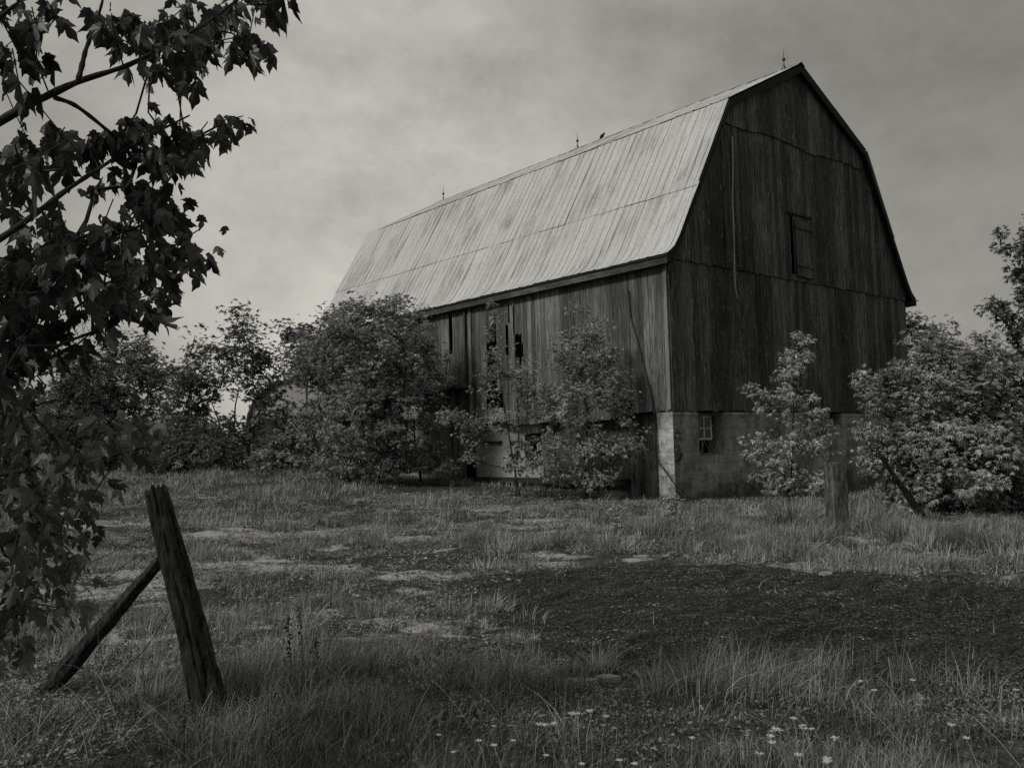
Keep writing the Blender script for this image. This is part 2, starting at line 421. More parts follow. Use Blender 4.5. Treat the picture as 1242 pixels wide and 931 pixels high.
tussocks('tussock_grass', [(390, 735, .3, .26, 420), (460, 745, .35, .24, 460), (560, 745, .35, .2, 360), (610, 672, .3, .28, 300), (680, 660, .45, .34, 460), (740, 668, .5, .40, 620), (790, 650, .5, .4, 520), (820, 640, .6, .45, 600),
    (830, 672, .45, .32, 420), (955, 640, .55, .6, 700), (1040, 640, .7, .5, 700), (990, 660, .5, .4, 500), (600, 735, .25, .2, 200), (310, 720, .4, .2, 260), (645, 755, .2, .2, 120), (250, 668, .5, .2, 400), (590, 690, .4, .2, 300),
    (1100, 655, .7, .42, 700), (1180, 660, .7, .4, 700), (1240, 668, .7, .42, 600), (1050, 678, .5, .28, 400), (1150, 685, .5, .24, 360), (1230, 690, .4, .24, 300)], M['grass'], 1.6)
# middle distance
x, y = sector(720000, 5.5, 19, -41, 39)
g, l, b = masks(x, y); tl = tall(x, y)
den = fbm(x*.9+30, y*.9+11, 4); den2 = fbm(x*3.1+3, y*3.1, 2)
dd = np.hypot(x-CAM[0], y-CAM[1])
p = np.clip((den-.42)*6, 0, 1)*np.clip((den2-.40)*7, .06, 1)+.11
p = p*(1-.992*g)*(1-.6*l)*(1-np.clip(b*1.05, 0, .93))*(1-tl*.5)
keep = (rng.random(len(x)) < p) & cull_barn(x, y)
x, y, den, dd = x[keep], y[keep], den[keep], dd[keep]
h = (.035+.32*np.clip(den-.42, 0, .35)/.35*np.clip((den2[keep]-.3)*2.4, .15, 1))*(.35+1.0*rng.random(len(x)))
blades('meadow_grass', x, y, h, .00065*dd*(.7+.6*rng.random(len(x))), M['grass'], 1.3, 3)
# far
x, y = sector(380000, 17, 62, -36, 34)
den = fbm(x*.6+50, y*.6+11, 4)
keep = (rng.random(len(x)) < np.clip(.25+2.6*(den-.33), .1, 1)) & cull_barn(x, y) & ~masks(x, y)[0].astype(bool)
x, y, den = x[keep], y[keep], den[keep]; dd = np.hypot(x-CAM[0], y-CAM[1]); lowz = np.where((x > -2) & (x < 5) & (y < .6) & (y > -3.2), .4, 1.0)
h = lowz*(.04+.34*np.clip(den-.40, 0, .35)/.35)*(.35+.9*rng.random(len(x)))*(1+.2*sst(25, 45, dd))
blades('far_grass', x, y, h, .0008*dd*(.7+.6*rng.random(len(x))), M['grass'], 1.5, 2)
# weeds against the wall foot
# short creeping ground cover (tiny leaves) on the near soil
def scatter_leaves(name, C, D, Nn, size, tmpl, faces, mat, parent=None, loc=None, jitter=.35, aspect=1.0):
    """C centres, D tip directions, Nn approx normals; tmpl (k,3) x=width,y=length(0..1),z=normal"""
    n = len(C)
    D = D/(np.linalg.norm(D, axis=1)[:, None]+1e-9)
    S = np.cross(D, Nn); S /= np.linalg.norm(S, axis=1)[:, None]+1e-9
    U = np.cross(S, D)
    sz = size*(1+(rng.random(n)-.5)*2*jitter)
    V = C[:, None, :]+sz[:, None, None]*(tmpl[None, :, 0:1]*S[:, None]+tmpl[None, :, 1:2]*D[:, None]+tmpl[None, :, 2:3]*U[:, None])
    k = len(tmpl); base = (np.arange(n)*k)[:, None, None]
    Fs = [(base+f[None]).reshape(-1, f.shape[1]) for f in faces]
    return mesh_obj(name, V.reshape(-1, 3), Fs, mat, parent, loc)
LEAFLET = np.array([(0, 0, 0), (-.24, .42, .05), (0, 1, -.06), (.24, .42, .05)]); LEAFLET_F = [np.array([[0, 3, 2, 1]])]
def whorl(n=5, spread=70, droop=-.35, wid=.9):
    T, F = [], []
    for i in range(n):
        a = R((i/(n-1)-.5)*2*spread) if n > 1 else 0
        for p in LEAFLET:
            x, yy, z = p[0]*wid, p[1]*(1.0 if abs(i-(n-1)/2) < 1 else .8), p[2]+droop*p[1]**2
            T.append((x*math.cos(a)+yy*math.sin(a), -x*math.sin(a)+yy*math.cos(a), z))
        F.append([4*i, 4*i+3, 4*i+2, 4*i+1])
    return np.array(T), [np.array(F)]
def rnd_dir(n):
    v = rng.normal(size=(n, 3)); return v/np.linalg.norm(v, axis=1)[:, None]
x, y = sector(60000, 2.2, 9)
g, l, b = masks(x, y)
keep = (rng.random(len(x)) < np.clip((fbm(x*1.3, y*1.3+60, 3)-.42)*5, 0.03, .9)*(1-.97*g)*(1-.8*b))
x, y = x[keep], y[keep]; n = len(x)
C = np.stack([x, y, height(x, y)+.01+.05*rng.random(n)*tall(x, y)], 1)
D = rnd_dir(n)*[1, 1, .5]+[0, 0, .25]
o = scatter_leaves('ground_cover', C, D, np.tile([0, 0, 1.], (n, 1))+rnd_dir(n)*.5, .018, *whorl(3, 80, -.2, 1.3), M['grass_near'])
tag(o, kind='stuff')
x, y = sector(300000, 6, 24)
g, l, b = masks(x, y); dn = fbm(x*2.1+31, y*2.1+60, 4)
keep = (rng.random(len(x)) < np.clip((dn-.47)*8, 0.02, .7)*(1-.99*g)*(1-.85*np.clip(b*1.1, 0, 1))) & cull_barn(x, y)
x, y = x[keep], y[keep]; n = len(x); dd = np.hypot(x-CAM[0], y-CAM[1])
C = np.stack([x, y, height(x, y)+.012+.05*rng.random(n)**2], 1)
D = rnd_dir(n)*[1, 1, .6]+[0, 0, .5]
tag(scatter_leaves('low_weeds', C, D, np.tile([0, 0, 1.], (n, 1))+rnd_dir(n)*.7, .016+.0012*dd, *whorl(3, 80, -.2, .8), M['grass'], jitter=.6), kind='stuff')
# dead straw strands tangled through the verge
mb = MB()
for i in range(420):
    if i < 200: c = gnd(rng.uniform(-20, 330), rng.uniform(790, 935))
    else: c = gnd(rng.uniform(0, 1242), rng.uniform(820, 940))
    a = rng.random()*6.28; ln = rng.uniform(.12, .42); el = rng.uniform(.1, 1.1)
    d = np.array([math.cos(a)*math.cos(el), math.sin(a)*math.cos(el), math.sin(el)])*ln
    P = [c+d*t+np.array([0, 0, -.25*ln*t*t+.01]) for t in (0, .35, .7, 1)]
    mb.add(*(lambda q: (q, [[0, 1, 3, 2], [2, 3, 5, 4], [4, 5, 7, 6]]))(np.concatenate([[p-RT*.0012, p+RT*.0012] for p in P])))
tag(mb.build('straw', M['straw']), kind='stuff')

# ------------------------------------------------------------------ gravel and litter
def stones(name, x, y, s, mat):
    n = len(x); base = np.array([(1, 0, 0), (0, 1, 0), (-1, 0, 0), (0, -1, 0), (0, 0, .75), (0, 0, -.6)], float)
    tri = np.array([(0, 1, 4), (1, 2, 4), (2, 3, 4), (3, 0, 4), (1, 0, 5), (2, 1, 5), (3, 2, 5), (0, 3, 5)])
    a = rng.random(n)*6.28; ca, sa = np.cos(a), np.sin(a)
    B = base[None]*(1+(rng.random((n, 6, 1))-.5)*.6)*s[:, None, None]*np.stack([np.ones(n), .6+.4*rng.random(n), .4+.4*rng.random(n)], 1)[:, None]
    V = np.stack([B[..., 0]*ca[:, None]-B[..., 1]*sa[:, None]+x[:, None], B[..., 0]*sa[:, None]+B[..., 1]*ca[:, None]+y[:, None], B[..., 2]+(height(x, y))[:, None]], 2)
    Fs = (np.arange(n)*6)[:, None, None]+tri[None]
    return mesh_obj(name, V.reshape(-1, 3), Fs.reshape(-1, 3), mat)
x, y = sector(330000, 4.2, 12.5)
g, l, b = masks(x, y); sa = x*RT[0]+y*RT[1]; sb = x*FW[0]+y*FW[1]
stk = fbm(sa*.55+4, sb*3.4+2, 4)
keep = ((g > .5) & (rng.random(len(x)) < np.clip((stk-.42)*9, .03, 1))) | ((l > .5) & (rng.random(len(x)) < .35))
x, y = x[keep], y[keep]
tag(stones('gravel', x, y, .0035+.009*rng.random(len(x))**3, M['pebble']), kind='stuff')
x, y = sector(16000, 4.5, 13, -37, 5)
g, l, b = masks(x, y); keep = (l > .5) & (rng.random(len(x)) < .5)
x, y = x[keep], y[keep]
tag(stones('rubble', x, y, .008+.028*rng.random(len(x))**2.5, M['pebble']), kind='stuff')

# ------------------------------------------------------------------ barn
W_, LEN, HF, OV = 12.2, 17.8, 2.18, .26
PROF = [(-.30, 5.90), (-.14, 6.01), (.02, 6.14), (.22, 6.42), (2.54, 10.40), (6.10, 12.27)]   # eave, flare, break, ridge
def roof_z(xx):
    xx = min(xx, W_-xx)
    for (a, za), (b_, zb) in zip(PROF, PROF[1:]):
        if xx <= b_: return za+(zb-za)*(xx-a)/(b_-a)
    return PROF[-1][1]
barn = empty('barn', (0, 0, 0), 'large weathered gambrel roofed wooden barn with a streaked pale metal roof', 'barn')
def board_run(mb, u0, u1, z0f, z1f, place, wmin=.17, wmax=.27, holes=(), jb=.03, gap=.006, th=.026):
    u = u0
    while u < u1-.02:
        w = min(rng.uniform(wmin, wmax), u1-u)
        for e_ in sorted([q for h_ in holes for q in h_[:2]]):
            if u+.015 < e_ < u+w: w = e_-u; break
        a, c = u+gap*.5, u+w-gap*.5*(1 if rng.random() < .85 else 3)
        z0 = z0f(u)+rng.uniform(-jb, jb*.4); za, zb = z1f(a), z1f(c)
        segs = [(z0, None)]
        for (h0, h1, k0, k1) in holes:
            if min(c, h1)-max(a, h0) > w*.5:
                new = []
                for (s0, s1) in segs:
                    top = s1 if s1 is not None else min(za, zb)
                    if k0 > s0+.02: new.append((s0, k0+rng.uniform(-.04, .04)))
                    if k1 < top-.02: new.append((k1+rng.uniform(-.04, .04), s1))
                segs = new
        n0 = rng.uniform(0, .008); n1 = n0+th; dl = rng.uniform(-.004, .004)
        for (s0, s1) in segs:
            ta, tb = (za, zb) if s1 is None else (s1, s1)
            if ta-s0 < .03 or tb-s0 < .03: continue
            sb = rng.uniform(-.008, .008)
            mb.hexa([place(a, n0, s0+sb), place(c, n0, s0-sb), place(c, n1, s0-sb), place(a, n1, s0+sb),
                     place(a+dl, n0, ta), place(c+dl, n0, tb), place(c+dl, n1, tb), place(a+dl, n1, ta)])
        u += w
GY = lambda base: (lambda u, n, z: (u, -base-n, z))
SX = lambda base: (lambda u, n, z: (-base-n, u, z))
rz = lambda u: roof_z(u)-.05
hd0, hd1 = (5.36, 6.0, HF, 1), None
# gable end in three tiers, each lapping over the one below
t = MB(); board_run(t, 0, W_, lambda u: HF-.03, lambda u: min(6.0, rz(u)), GY(.0), holes=())
t.build('gable_boarding', M['gable'], barn)
t = MB(); board_run(t, .02, W_-.02, lambda u: 5.90, lambda u: min(9.93, rz(u)), GY(.034), holes=[(5.42, 5.59, 6.1, 7.78), (2.70, 2.735, 6.6, 9.3)])
t.build('gable_boarding', M['gable'], barn)
t = MB(); board_run(t, 2.2, W_-2.2, lambda u: 9.84+.05*math.sin(u*1.7), lambda u: rz(u), GY(.070))
t.build('gable_boarding', M['gable'], barn)
# hay door hanging a little crooked
t = MB()
def hp(u, n, z):
    a = R(-1.3); du, dz = u-5.98, z-7.7
    return (5.98+du*math.cos(a)-dz*math.sin(a)+.04, -.075-n-(7.7-z)*.02, 7.7+du*math.sin(a)+dz*math.cos(a))
board_run(t, 5.60, 6.50, lambda u: 6.02, lambda u: 7.66, hp, .15, .2, jb=.015)
hdoor = t.build('hay_door', M['door_wood'], barn)
for z in (6.3, 7.4):
    t = MB()
    t.hexa([hp(5.58, .042, z), hp(6.48, .042, z), hp(6.48, .06, z), hp(5.58, .06, z), hp(5.58, .042, z+.1), hp(6.48, .042, z+.1), hp(6.48, .06, z+.1), hp(5.58, .06, z+.1)])
    t.build('batten', M['door_wood'], hdoor)
t = MB(); t.box(5.25, 6.55, -.115, -.072, 7.79, 7.84); t.build('door_rail', M['dark_wood'], barn)
# loose boards
for b_ in ((2.80, 2.98, -.10, -.065, 5.95, 9.75), (2.30, 2.36, -.09, -.062, 6.0, 9.3)):
    t = MB(); t.box(*b_); t.build('loose_board', M['gable'], barn)
# long side
holes = []
for (px0, px1, py0, py1) in [(591, 602, 376, 388), (591, 595.5, 386, 411), (614, 618.5, 370, 394), (623.5, 632.5, 368, 406), (614, 618, 420, 430), (626, 635, 416, 433), (762, 768, 484, 495),
        (591, 611, 478, 496), (546, 549, 380, 430), (632, 634, 452, 480)]:
    a = onx(px1, py0); c = onx(px0, py1); holes.append((a[1], max(c[1], a[1]+.10), c[2], a[2]))
t = MB(); board_run(t, .0, 8.3, lambda u: HF-.05+.05*math.sin(u*2.1)+(.0 if u < 1.1 else -.06), lambda u: 5.98, SX(.0), holes=holes, jb=.04)
t.build('side_boarding', M['side'], barn)
t = MB(); board_run(t, 8.3, LEN, lambda u: 3.25, lambda u: 5.98, SX(.0), holes=holes, jb=.02)
board_run(t, 8.32, LEN, lambda u: .2, lambda u: 3.2, SX(-.05), jb=.05)
t.build('side_boarding', M['side'], barn)
t = MB(); t.box(-.30, -.035, 7.75, LEN, 3.22, 3.34); t.build('pent_beam', M['farwood'], barn); t = MB(); t.hexa([(-.75, 8.4, 3.10), (-.02, 8.4, 3.36), (-.02, LEN, 3.36), (-.75, LEN, 3.10), (-.75, 8.4, 3.14), (-.02, 8.4, 3.40), (-.02, LEN, 3.40), (-.75, LEN, 3.14)])
t.build('pent_board', M['dark_wood'], barn)
for b_ in ((-.075, -.037, 7.80, 7.92, 1.75, 5.85), (-.07, -.036, .0, .10, HF, 5.72)):
    t = MB(); t.box(*b_); t.build('pale_batten', M['pale_wood'], barn)
t = MB(); t.box(-.12, -.05, 8.04, 8.09, 2.2, 5.85); t.build('downpipe', M['rust'], barn)
for (u0, u1) in ((8.26, 8.40), (8.52, 8.70), (8.84, 9.0)):
    t = MB(); t.box(-.16, -.04, u0, u1, .1, 2.7); t.build('fin_post', M['farwood'], barn)
# other two walls (north and east), plain boarding
t = MB(); board_run(t, 0, W_, lambda u: HF-.05, lambda u: rz(u), lambda u, n, z: (u, LEN+n, z)); t.build('rear_boarding', M['side'], barn)
t = MB(); board_run(t, 0, LEN, lambda u: HF-.05, lambda u: 5.98, lambda u, n, z: (W_+n, u, z)); t.build('rear_boarding', M['side'], barn)
t = MB(); t.box(.05, W_-.05, .55, LEN-.05, HF+.02, HF+.14); t.build('loft_floor', M['dark_wood'], barn)
# foundation
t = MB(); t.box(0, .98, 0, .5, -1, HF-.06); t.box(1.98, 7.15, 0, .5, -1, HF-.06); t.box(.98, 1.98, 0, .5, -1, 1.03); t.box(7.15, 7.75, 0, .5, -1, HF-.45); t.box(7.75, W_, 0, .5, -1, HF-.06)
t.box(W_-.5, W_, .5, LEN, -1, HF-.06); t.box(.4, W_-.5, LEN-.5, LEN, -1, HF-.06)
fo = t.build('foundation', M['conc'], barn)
t = MB(); t.box(-.012, -.001, .003, .499, -.2, HF-.065); t.build('sunlit_pier', M['conc_pale'], barn)  # foundation end face, its sunlight put into a paler colour
for b_ in ((0, .9, -.006, -.001, HF-.11, HF-.07), (2.0, 7.1, -.006, -.001, HF-.10, HF-.07)):
    t = MB(); t.box(*b_); t.build('lime_edge', M['conc_pale'], barn)
t = MB(); t.box(.42, .75, .5, 4.6, -.5, HF+.01); t.build('stable_wall', M['dark_stone'], barn)
t = MB(); t.box(.42, .75, 4.6, 5.2, -.5, HF+.01); t.box(.42, .75, 5.95, 6.6, -.5, HF+.01); t.box(.42, .75, 5.2, 5.95, -.5, .75); t.box(.42, .75, 5.2, 5.95, 1.75, HF+.01); t.box(.42, .75, 6.6, 8.3, -.5, HF+.01)
t.build('stable_wall', M['plaster'], barn)
for (u0, u1, z0_, z1_) in ((.52, 1.75, -.1, HF-.06), (2.6, 3.4, .2, HF-.4), (4.6, 5.1, .2, HF-.06)):
    t = MB(); board_run(t, u0, u1, lambda u: z0_, lambda u: z1_, SX(-.38), jb=.05); t.build('stable_door', M['door_wood'], barn)
for b_ in ((.30, .42, 7.0, 8.0, 1.50, 1.56), (.2, .42, 1.8, 8.2, .30, .46)):
    t = MB(); t.box(*b_); t.build('sill_beam', M['dark_wood'], barn)
# roof (uv: u along ridge, v along slope)
def roof_side(mirror, v0, v1, name, proud=0.0):
    """v0..v1: indices into the profile; sheets 0.62 m with raised crimps"""
    pts = np.array(PROF[v0:v1+1]); d = np.diff(pts, axis=0); ln = np.hypot(d[:, 0], d[:, 1]); s = np.concatenate([[0], np.cumsum(ln)])
    Vv, Qq, UV = [], [], []; n = 0
    sheets = []
    cut = s[-1]*.44+s[0] if v0 == 0 else None
    rows = [(0, s[-1])] if cut is None else [(0, cut+.12), (cut-.02, s[-1])]
    for ri, (s0, s1) in enumerate(rows):
        yy = -OV
        while yy < LEN+OV-.01:
            w = min(.60, LEN+OV-yy); j = rng.uniform(-.03, .03) if s0 == 0 else rng.uniform(-.008, .008)
            a0, a1 = s0+(j if s0 > 0 or v0 > 0 else j*.6), s1
            st = np.linspace(a0, a1, 14); px = np.interp(st, s, pts[:, 0]); pz = np.interp(st, s, pts[:, 1])
            if a0 < 0: px[0] = pts[0, 0]+a0*.7; pz[0] = pts[0, 1]+a0*.6
            tx = np.gradient(px); tz = np.gradient(pz); tl_ = np.hypot(tx, tz); nxn, nzn = -tz/tl_, tx/tl_
            lift = .03+proud+.014*ri+rng.uniform(0, .006)
            wav = rng.uniform(-.006, .006)
            cr = [(0, .0), (.03, .022), (.06, .0), (.27, .0), (.29, .010), (.31, 0), (w-.05, .0), (w-.025, .012), (w+.012, .004)] if w > .4 else [(0, 0), (.03, .02), (w, 0)]
            skew = rng.uniform(-.006, .006)
            for k, (du, h_) in enumerate(cr):
                hh = lift+h_+wav*np.sin(st*3+yy)
                X_ = px+nxn*hh; Z_ = pz+nzn*hh
                if mirror: X_ = W_-X_
                Vv.append(np.stack([X_, np.full(14, yy+du)+skew*st, Z_], 1)); UV.append(np.stack([np.full(14, yy+du), st+v0*3], 1))
                if k:
                    b0 = n+(k-1)*14; i = np.arange(13)
                    q = np.stack([b0+i, b0+14+i, b0+15+i, b0+1+i], 1)
                    Qq.append(q if mirror else q[:, ::-1])
            n += 14*len(cr); yy += w
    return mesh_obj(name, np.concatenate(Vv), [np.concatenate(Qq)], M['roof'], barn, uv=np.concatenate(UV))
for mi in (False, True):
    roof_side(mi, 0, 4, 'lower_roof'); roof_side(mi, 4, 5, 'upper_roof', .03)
# sheathing under the sheets
t = MB()
for mi in (0, 1):
    for (a, za), (c, zc) in zip(PROF, PROF[1:]):
        q = [(a, za-.03), (c, zc-.03), (c, zc+.015), (a, za+.015)]
        if mi: q = [(W_-u, v) for u, v in q]
        y0, y1 = -OV+.02, LEN+OV-.02
        t.hexa([(q[0][0], y0, q[0][1]), (q[1][0], y0, q[1][1]), (q[1][0], y1, q[1][1]), (q[0][0], y1, q[0][1]), (q[3][0], y0, q[3][1]), (q[2][0], y0, q[2][1]), (q[2][0], y1, q[2][1]), (q[3][0], y1, q[3][1])])
t.build('roof_sheathing', M['rake'], barn)
# rake boards along the gable edge
t = MB()
for mi in (0, 1):
    for i, ((a, za), (c, zc)) in enumerate(zip(PROF, PROF[1:])):
        q = [(a, za-.20 if i < 3 else za-.20), (c, zc-.22), (c, zc+.0), (a, za+.0)]
        if mi: q = [(W_-u, v) for u, v in q]
        for y0, y1 in ((-OV+.0, -OV+.028),):
            t.hexa([(q[0][0], y0, q[0][1]), (q[1][0], y0, q[1][1]), (q[1][0], y1, q[1][1]), (q[0][0], y1, q[0][1]), (q[3][0], y0, q[3][1]), (q[2][0], y0, q[2][1]), (q[2][0], y1, q[2][1]), (q[3][0], y1, q[3][1])])
t.build('rake_board', M['rake'], barn)
for b_ in ((-.27, -.235, -OV+.03, LEN+OV, 5.70, 5.87), (W_+.235, W_+.27, -OV+.03, LEN+OV, 5.70, 5.87)):
    t = MB(); t.box(*b_); t.build('fascia', M['fascia'], barn)
for b_ in ((-.23, -.03, -OV+.03, LEN+OV, 5.73, 5.76), (W_+.03, W_+.23, -OV+.03, LEN+OV, 5.73, 5.76)):
    t = MB(); t.box(*b_); t.build('soffit', M['rake'], barn)
t = MB(); zt = PROF[-1][1]+.075
for sgn in (-1, 1):
    t.hexa([(6.1, -OV-.02, zt), (6.1+sgn*.17, -OV-.02, zt-.10), (6.1+sgn*.17, LEN+OV, zt-.10), (6.1, LEN+OV, zt), (6.1, -OV-.02, zt+.02), (6.1+sgn*.17, -OV-.02, zt-.08), (6.1+sgn*.17, LEN+OV, zt-.08), (6.1, LEN+OV, zt+.02)])
t.build('ridge_cap', M['rust'], barn)
# lightning rods
for yy in (.30, 9.03, 17.5):
    t = MB(); zb = zt+.0
    t.tube([(6.1, yy, zb), (6.1, yy, zb+.3), (6.1, yy, zb+.62)], [.016, .014, .004], 6)
    for a in range(3): t.tube([(6.1+.12*math.cos(a*2.1), yy+.12*math.sin(a*2.1), zb-.05), (6.1, yy, zb+.16)], .008, 4)
    rod = t.build('lightning_rod', M['rust'], barn)
    t = MB(); aa = np.linspace(-1.5, 1.5, 9); t.tube([(6.1, yy, zb+.29+.05*math.sin(a)) for a in aa], [.052*math.cos(a)+.001 for a in aa], 12); t.build('glass_ball', M['rust'], rod, smooth=True)
# window in the foundation
t = MB(); z0, z1, x0, x1 = 1.03, 2.10, .98, 1.98
t.box(x0, x1, .14, .22, z0, z0+.06); t.box(x0, x1, .14, .22, z1-.06, z1); t.box(x0, x0+.06, .14, .22, z0+.06, z1-.06); t.box(x1-.08, x1, .14, .22, z0+.06, z1-.06)
win = t.build('window', M['side'], barn)
t = MB(); t.box(.6, 3.4, 1.0, 1.05, -.5, HF); t.build('window_dark_backing', M['dark_wood'], barn)  # dark panel added behind the window so the opening reads black
t = MB()
def sbox(mb, u0, u1, w0, w1, n0=.125, n1=.155): mb.box(u0, u1, n0, n1, w0, w1)
sbox(t, 1.05, 1.10, 1.42, 2.03); sbox(t, 1.62, 1.67, 1.42, 2.03); sbox(t, 1.10, 1.62, 1.98, 2.03); sbox(t, 1.10, 1.62, 1.42, 1.47); sbox(t, 1.335, 1.375, 1.47, 1.98); sbox(t, 1.10, 1.335, 1.70, 1.735); sbox(t, 1.375, 1.62, 1.70, 1.735)
t.build('sash', M['conc_pale'], win)
for (a, c, e, f) in ((1.10, 1.335, 1.47, 1.70), (1.375, 1.62, 1.47, 1.70), (1.10, 1.335, 1.735, 1.98), (1.375, 1.62, 1.735, 1.98)):
    t = MB(); t.box(a, c, .138, .142, e, f); t.build('pane', M['glass'], win)
t = MB()
for i in range(5):
    a = np.array([1.05+rng.random()*.8, .1, 1.08]); t.tube([a, a+[rng.uniform(-.2, .3), .03, .2+.3*rng.random()]], .006, 4)
t.build('broken_slat', M['pale_wood'], win)

# bird on the ridge
bp = np.array([6.1, 7.79, zt+.01])
bd = empty('bird', bp, 'small dark bird perched on the barn ridge', 'bird')
t = MB(); P = [bp+np.array([0, .10-.25*s, .01+.17*s**.8]) for s in np.linspace(0, 1, 9)]
t.tube(P, [.008, .025, .05, .062, .062, .052, .038, .036, .012], 10); t.build('body', M['bird'], bd, smooth=True)
t = MB(); t.tube([P[-1]+[0, .01, -.01], P[-1]+[0, -.04, 0]], [.01, .001], 5); t.build('beak', M['rust'], bd)
t = MB(); t.tube([P[0], P[0]+[0, .09, -.02]], [.02, .012], 5); t.build('tail', M['bird'], bd)

# hanging rope down the gable
a = ony(890, 160, -.2)
t = MB(); pts = [ony(px, py, -.16) for px, py in [(888, 165), (889, 200), (888.5, 240), (890, 280), (890.5, 300), (891, 330), (892, 350), (895, 362)]]
t.tube(pts, .02, 5)
tag(t.build('hanging_rope', M['rope'], loc=pts[-1]), 'thin pale rope hanging down the dark gable boards', 'rope')
# dark cable down the long side and across the foundation corner
t = MB(); pts = [onx(px, py, -.06) for px, py in [(762, 352), (765, 385), (774, 415), (783, 450), (792, 485), (796, 520)]]+[onx(797, 550, -.08), onx(800, 562, -.1), ony(812, 578, -.12), ony(822, 592, -.2), ony(836, 609, -.5)]
t.tube(pts, .016, 5)
tag(t.build('cable', M['wire'], loc=pts[-1]), 'dark cable snaking down the barn corner past the pale pier', 'cable')

# ------------------------------------------------------------------ trees
def in_lobes(lobes, n, shell=.35):
    out = []
    w = np.array([l[3]*l[4]*l[5] for l in lobes]); w = w**(.5 if n < 140 else .8); w /= w.sum()
    for i in range(n):
        l = lobes[rng.choice(len(lobes), p=w)]
        v = rng.normal(size=3); v /= np.linalg.norm(v); r = (shell+(1-shell)*rng.random())**.6
        out.append([l[0]+v[0]*l[3]*r, l[1]+v[1]*l[4]*r, l[2]+v[2]*l[5]*r])
    out = np.array(out); cen = out.mean(0); k_ = rng.random(n) < .13
    out[k_] = cen+(out[k_]-cen)*(1.08+.14*rng.random((k_.sum(), 1)))
    return out
def skeleton(starts, targets, r_tip=.012, power=.45, sag=.06, step=.35, rmax=None):
    """starts: list of polylines (trunks); targets: twig ends. returns list of (polyline, radii)"""
    P, par = [], []
    for line in starts:
        for k, p in enumerate(line):
            P.append(np.array(p, float)); par.append(len(P)-2 if k else -1)
    base = P[0]
    order = np.argsort(np.linalg.norm(targets-base, axis=1)); ends = []
    for i in order:
        tg = targets[i]; A = np.array(P); d = np.linalg.norm(A-tg, axis=1)+.25*np.maximum(0, A[:, 2]-tg[2]+.1)*2
        j = int(np.argmin(d)); n = max(1, int(np.linalg.norm(A[j]-tg)/step)); last = j
        off = rng.normal(size=3)*.07*np.linalg.norm(A[j]-tg)
        for k in range(1, n+1):
            t = k/n; p = A[j]*(1-t)+tg*t+off*math.sin(math.pi*t)+np.array([0, 0, -sag*math.sin(math.pi*t)])
            P.append(p); par.append(last); last = len(P)-1
        ends.append((i, last))
    n = len(P); cnt = np.zeros(n)
    kids = [[] for _ in range(n)]
    for i, q in enumerate(par):
        if q >= 0: kids[q].append(i)
    for i in range(n-1, -1, -1):
        if not kids[i]: cnt[i] = max(cnt[i], 1)
        if par[i] >= 0: cnt[par[i]] += cnt[i]
    rad = r_tip*cnt**power
    if rmax: rad = np.minimum(rad, rmax)
    lines = []
    for i in range(n):
        if par[i] == -1 or len(kids[par[i]]) > 1 and kids[par[i]][0] != i:
            ch = [] if par[i] == -1 else [par[i]]
            ch.append(i); c = i
            while kids[c]: c = kids[c][0]; ch.append(c)
            if len(ch) > 1:
                rr = rad[ch].copy()
                if par[i] != -1: rr[0] = rr[1]
                lines.append((np.array([P[q] for q in ch]), rr))
    return lines
def build_tree(name, label, cat, base, starts, targets, leafmat, per, sig, lsize, tmpl, bark='bark', thick=.03, r_tip=.012,
               group=None, up=.2, power=.45, jitter=.55, droop=.3, k=6, extra=None, rmax=None):
    root = empty(name, base, label, cat, group)
    lines = skeleton(starts, targets, r_tip, power, rmax=rmax)
    A, B = MB(), MB()
    for P, r in lines:
        (A if r.max() > thick else B).tube(P, r, k if r.max() > thick else 4, cap=False)
    if A.n: A.build('trunk', M[bark], root, smooth=True)
    if B.n: B.build('branches', M[bark], root, smooth=True)
    n = len(targets)*per; ci = np.repeat(np.arange(len(targets)), per)
    scl = (.45+1.15*rng.random(len(targets)))[ci][:, None]
    g_ = rng.normal(size=(n, 3)); g_ *= (np.minimum(1, 1.9/np.linalg.norm(g_, axis=1)))[:, None]
    C = targets[ci]+g_*np.array([sig, sig, sig*.72])*scl
    cen = targets.mean(0); out = C-cen; out /= np.linalg.norm(out, axis=1)[:, None]+1e-6
    D = rnd_dir(n)*.9+out*.5+g_*.35+np.array([0, 0, -droop])
    Nn = rnd_dir(n)*.55+np.array([0, 0, 1.0])+out*.3
    scatter_leaves('crown', C, D, Nn, lsize, tmpl[0], tmpl[1], M[leafmat], root, jitter=jitter)
    return root
W5 = whorl(5, 75, -.3, .62); W3 = whorl(3, 60, -.2, 1.1); W7 = whorl(6, 110, -.35, .75)
def lobe_px(px, py, t, rx, ry, rd=None):
    """crown mass centred on the ray at distance t; radii in metres"""
    c = at(px, py, t); k = t/FPX
    return (c[0], c[1], c[2], rx*k, (rd if rd else rx*k), ry*k)
def trunk_line(base, top, n=6, wob=.12):
    base = np.array(base); top = np.array(top)
    return [base+(top-base)*t+rng.normal(size=3)*wob*(t > 0)*(t < 1)*np.array([1, 1, .3]) for t in np.linspace(0, 1, n)]

